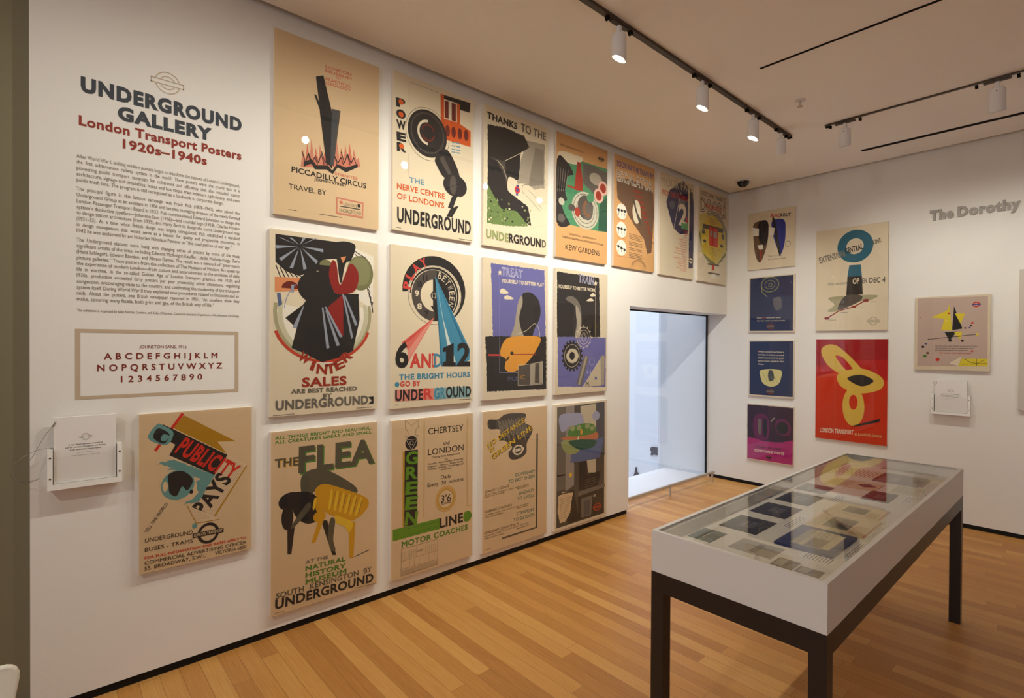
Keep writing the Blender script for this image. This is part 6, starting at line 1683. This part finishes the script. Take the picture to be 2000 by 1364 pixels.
# ------------------------------------------------------------------ booklet holders
HOLDM = clear('holder_acrylic', (0.99, 0.99, 0.985), 1.2)
def holder(loc, rz, w, h, bw, bh, label_h, label_b, wires):
    t = thing('booklet_holder', label_h, 'booklet holder', loc, rz)
    d = 0.062
    MB().box(-w/2, w/2, -0.006, -0.0005, 0, h, PLASTIC).build('back_plate', t)
    MB().box(-w/2, w/2, -d, -0.006, 0.0, 0.022, PLASTIC).build('tray', t)
    for s_ in (-1, 1):
        x = sorted((s_*w/2, s_*(w/2-0.018)))
        q = MB().box(x[0], x[1], -d, -0.006, 0.022, h, PLASTIC).build('side_bracket', t)
        for zz in (0.05, h-0.035): MB().lathe([(0.0035, 0), (0.0035, 0.002)], (0,0,0), DARKMETAL, 10).build('screw', q).matrix_local = Matrix.Translation(((x[0]+x[1])/2, -d, zz)) @ Matrix.Rotation(PI/2, 4, 'X')
    MB().box(-w/2+0.018, w/2-0.018, -d, -d+0.003, 0.022, h-0.012, HOLDM).build('front_pane', t)
    # the booklet standing in it
    b = thing('visitor_booklet', label_b, 'booklet', (loc[0], loc[1], loc[2]), rz)
    mb = MB(); mb.box(-bw/2, bw/2, -0.046, -0.026, 0.0235, 0.0235+bh, PAPERW); mb.build('page_block', b)
    mb = MB(); ztop = 0.0235+bh
    mb.add([(-bw/2, -0.0465, 0.024), (bw/2, -0.0465, 0.024), (bw/2, -0.0465, ztop), (-bw/2, -0.0465, ztop)], [(0,1,2,3)], mat('laminated_cover', (232,228,222), .25, .5))
    zz = 0.0235+bh*.60; dk = mat('booklet_print', (62,60,70), .6); lt = mat('booklet_print_light', (140,134,130), .6)
    for i, (s_, wf) in enumerate(HOLD):
        hh = bw*(.030 if i < 3 else .018); zz -= bw*(.052 if i != 3 else .062)
        vs, fs = text2d(s_, 'b' if i < 3 else 'r', -bw*wf*.45, zz, bw*wf*.45, zz, hh)
        mb.add([(x, -0.0468, z_) for x, z_ in vs], fs, dk if i < 3 else lt)
    rz_ = 0.0235+bh*.68; n = 28
    for rr in (.075, .055):
        for k in range(n):
            a, c = 2*PI*k/n, 2*PI*(k+1)/n
            mb.add([(bw*rr*math.cos(a), -.0467, rz_+bw*rr*math.sin(a)), (bw*rr*math.cos(c), -.0467, rz_+bw*rr*math.sin(c)), (bw*(rr-.006)*math.cos(c), -.0467, rz_+bw*(rr-.006)*math.sin(c)), (bw*(rr-.006)*math.cos(a), -.0467, rz_+bw*(rr-.006)*math.sin(a))], [(3,2,1,0)], lt)
    for dz in (-.02, .014): mb.add([(-bw*.11, -.0467, rz_+bw*dz), (bw*.11, -.0467, rz_+bw*dz), (bw*.11, -.0467, rz_+bw*(dz+.006)), (-bw*.11, -.0467, rz_+bw*(dz+.006))], [(0,1,2,3)], lt)
    mb.build('cover', b)
    for nm, path, r in wires: MB().tube(path, r, WIRE, 6).build(nm, b)
    return t
def loopcurve(pts, n=8):
    out = []; N = len(pts)
    for i in range(N-1):
        p0, p1, p2, p3 = pts[max(i-1, 0)], pts[i], pts[i+1], pts[min(i+2, N-1)]
        for k in range(n):
            u = k/n; out.append(tuple(0.5*(2*b + (c-a)*u + (2*a-5*b+4*c-d)*u*u + (3*b-a-3*c+d)*u**3) for a, b, c, d in zip(p0, p1, p2, p3)))
    return out + [tuple(pts[-1])]
holder((XW, 0.136, 0.984), PI/2, 0.256, 0.174, 0.214, 0.284, 'white booklet holder on the poster wall, left of the smaller poster', 'white booklet on a steel wire, in the holder at the left',
    [('wire_loop', loopcurve([(-0.100, -0.048, 0.292), (-0.118, -0.050, 0.262), (-0.135, -0.050, 0.235), (-0.175, -0.050, 0.150), (-0.195, -0.046, 0.120), (-0.215, -0.04, 0.098), (-0.230, -0.035, 0.085), (-0.225, -0.04, 0.06), (-0.19, -0.05, 0.045), (-0.15, -0.04, 0.055)]), 0.0009),
     ('wire_loop', loopcurve([(-0.112, -0.040, 0.178), (-0.150, -0.044, 0.178), (-0.190, -0.048, 0.162), (-0.222, -0.050, 0.135), (-0.238, -0.050, 0.112), (-0.240, -0.050, 0.085), (-0.215, -0.046, 0.052), (-0.17, -0.04, 0.05)]), 0.0009),
     ('wire_ferrule', [(-0.104, -0.0495, 0.286), (-0.112, -0.0495, 0.270)], 0.0028), ('wire_ferrule', [(-0.110, -0.044, 0.178), (-0.120, -0.044, 0.178)], 0.0028)])
holder((2.078, YF, 1.005), 0.0, 0.272, 0.176, 0.226, 0.286, 'white booklet holder on the end wall under the mauve poster', 'white booklet with a small ring, in the holder on the end wall',
    [('wire_ring', [(-0.110+0.012*math.cos(q), -0.050, 0.285+0.015*math.sin(q)) for q in [2*PI*i/20 for i in range(21)]], 0.001)])

# ------------------------------------------------------------------ grey panel coloured as the shadow band at the right edge
tag(MB().box(2.515, 3.35, YF-0.03, YF-0.0005, 1.09, 2.27, PANELM).build('shadow_panel'), 'grey panel standing in for a shadow band on the end wall, cut by the right edge of the picture', 'panel')

# ------------------------------------------------------------------ white chair by the return wall
t = thing('moulded_chair', 'white moulded chair, only its rounded back corner showing at the lower left', 'chair', (1.10, -0.275, 0), 0)
prof = [(-.185, .46), (-.205, .60), (-.224, .715), (-.224, .728), (-.219, .741), (-.210, .750), (-.198, .755), (-.1, .762), (0, .764), (.1, .762), (.198, .755), (.210, .750), (.219, .741), (.224, .728), (.224, .715), (.205, .60), (.185, .46)]
mb = MB(); n = len(prof)
v = [(0.02-.18*y*y - (z-.45)*.12, y, z) for y, z in prof] + [(-.18*y*y - (z-.45)*.12, y, z) for y, z in prof]
mb.add(v, [tuple(range(n))[::-1], tuple(range(n, 2*n))] + [(i, (i+1) % n, n+(i+1) % n, n+i) for i in range(n)], mat('cream_plastic', (232, 228, 212), .4, .4)); mb.build('backrest', t, .004)
MB().prism([(.0, -.2), (.40, -.21), (.44, -.17), (.44, .17), (.40, .21), (.0, .2)], .435, .46, PLASTIC).build('seat', t, .008)
for x, y in ((.06, -.16), (.06, .16), (.38, -.16), (.38, .16)): MB().tube([(x, y, .435), (x+(.03 if x > .2 else -.04), y*1.12, 0)], .013, STEEL, 10).build('leg', t)
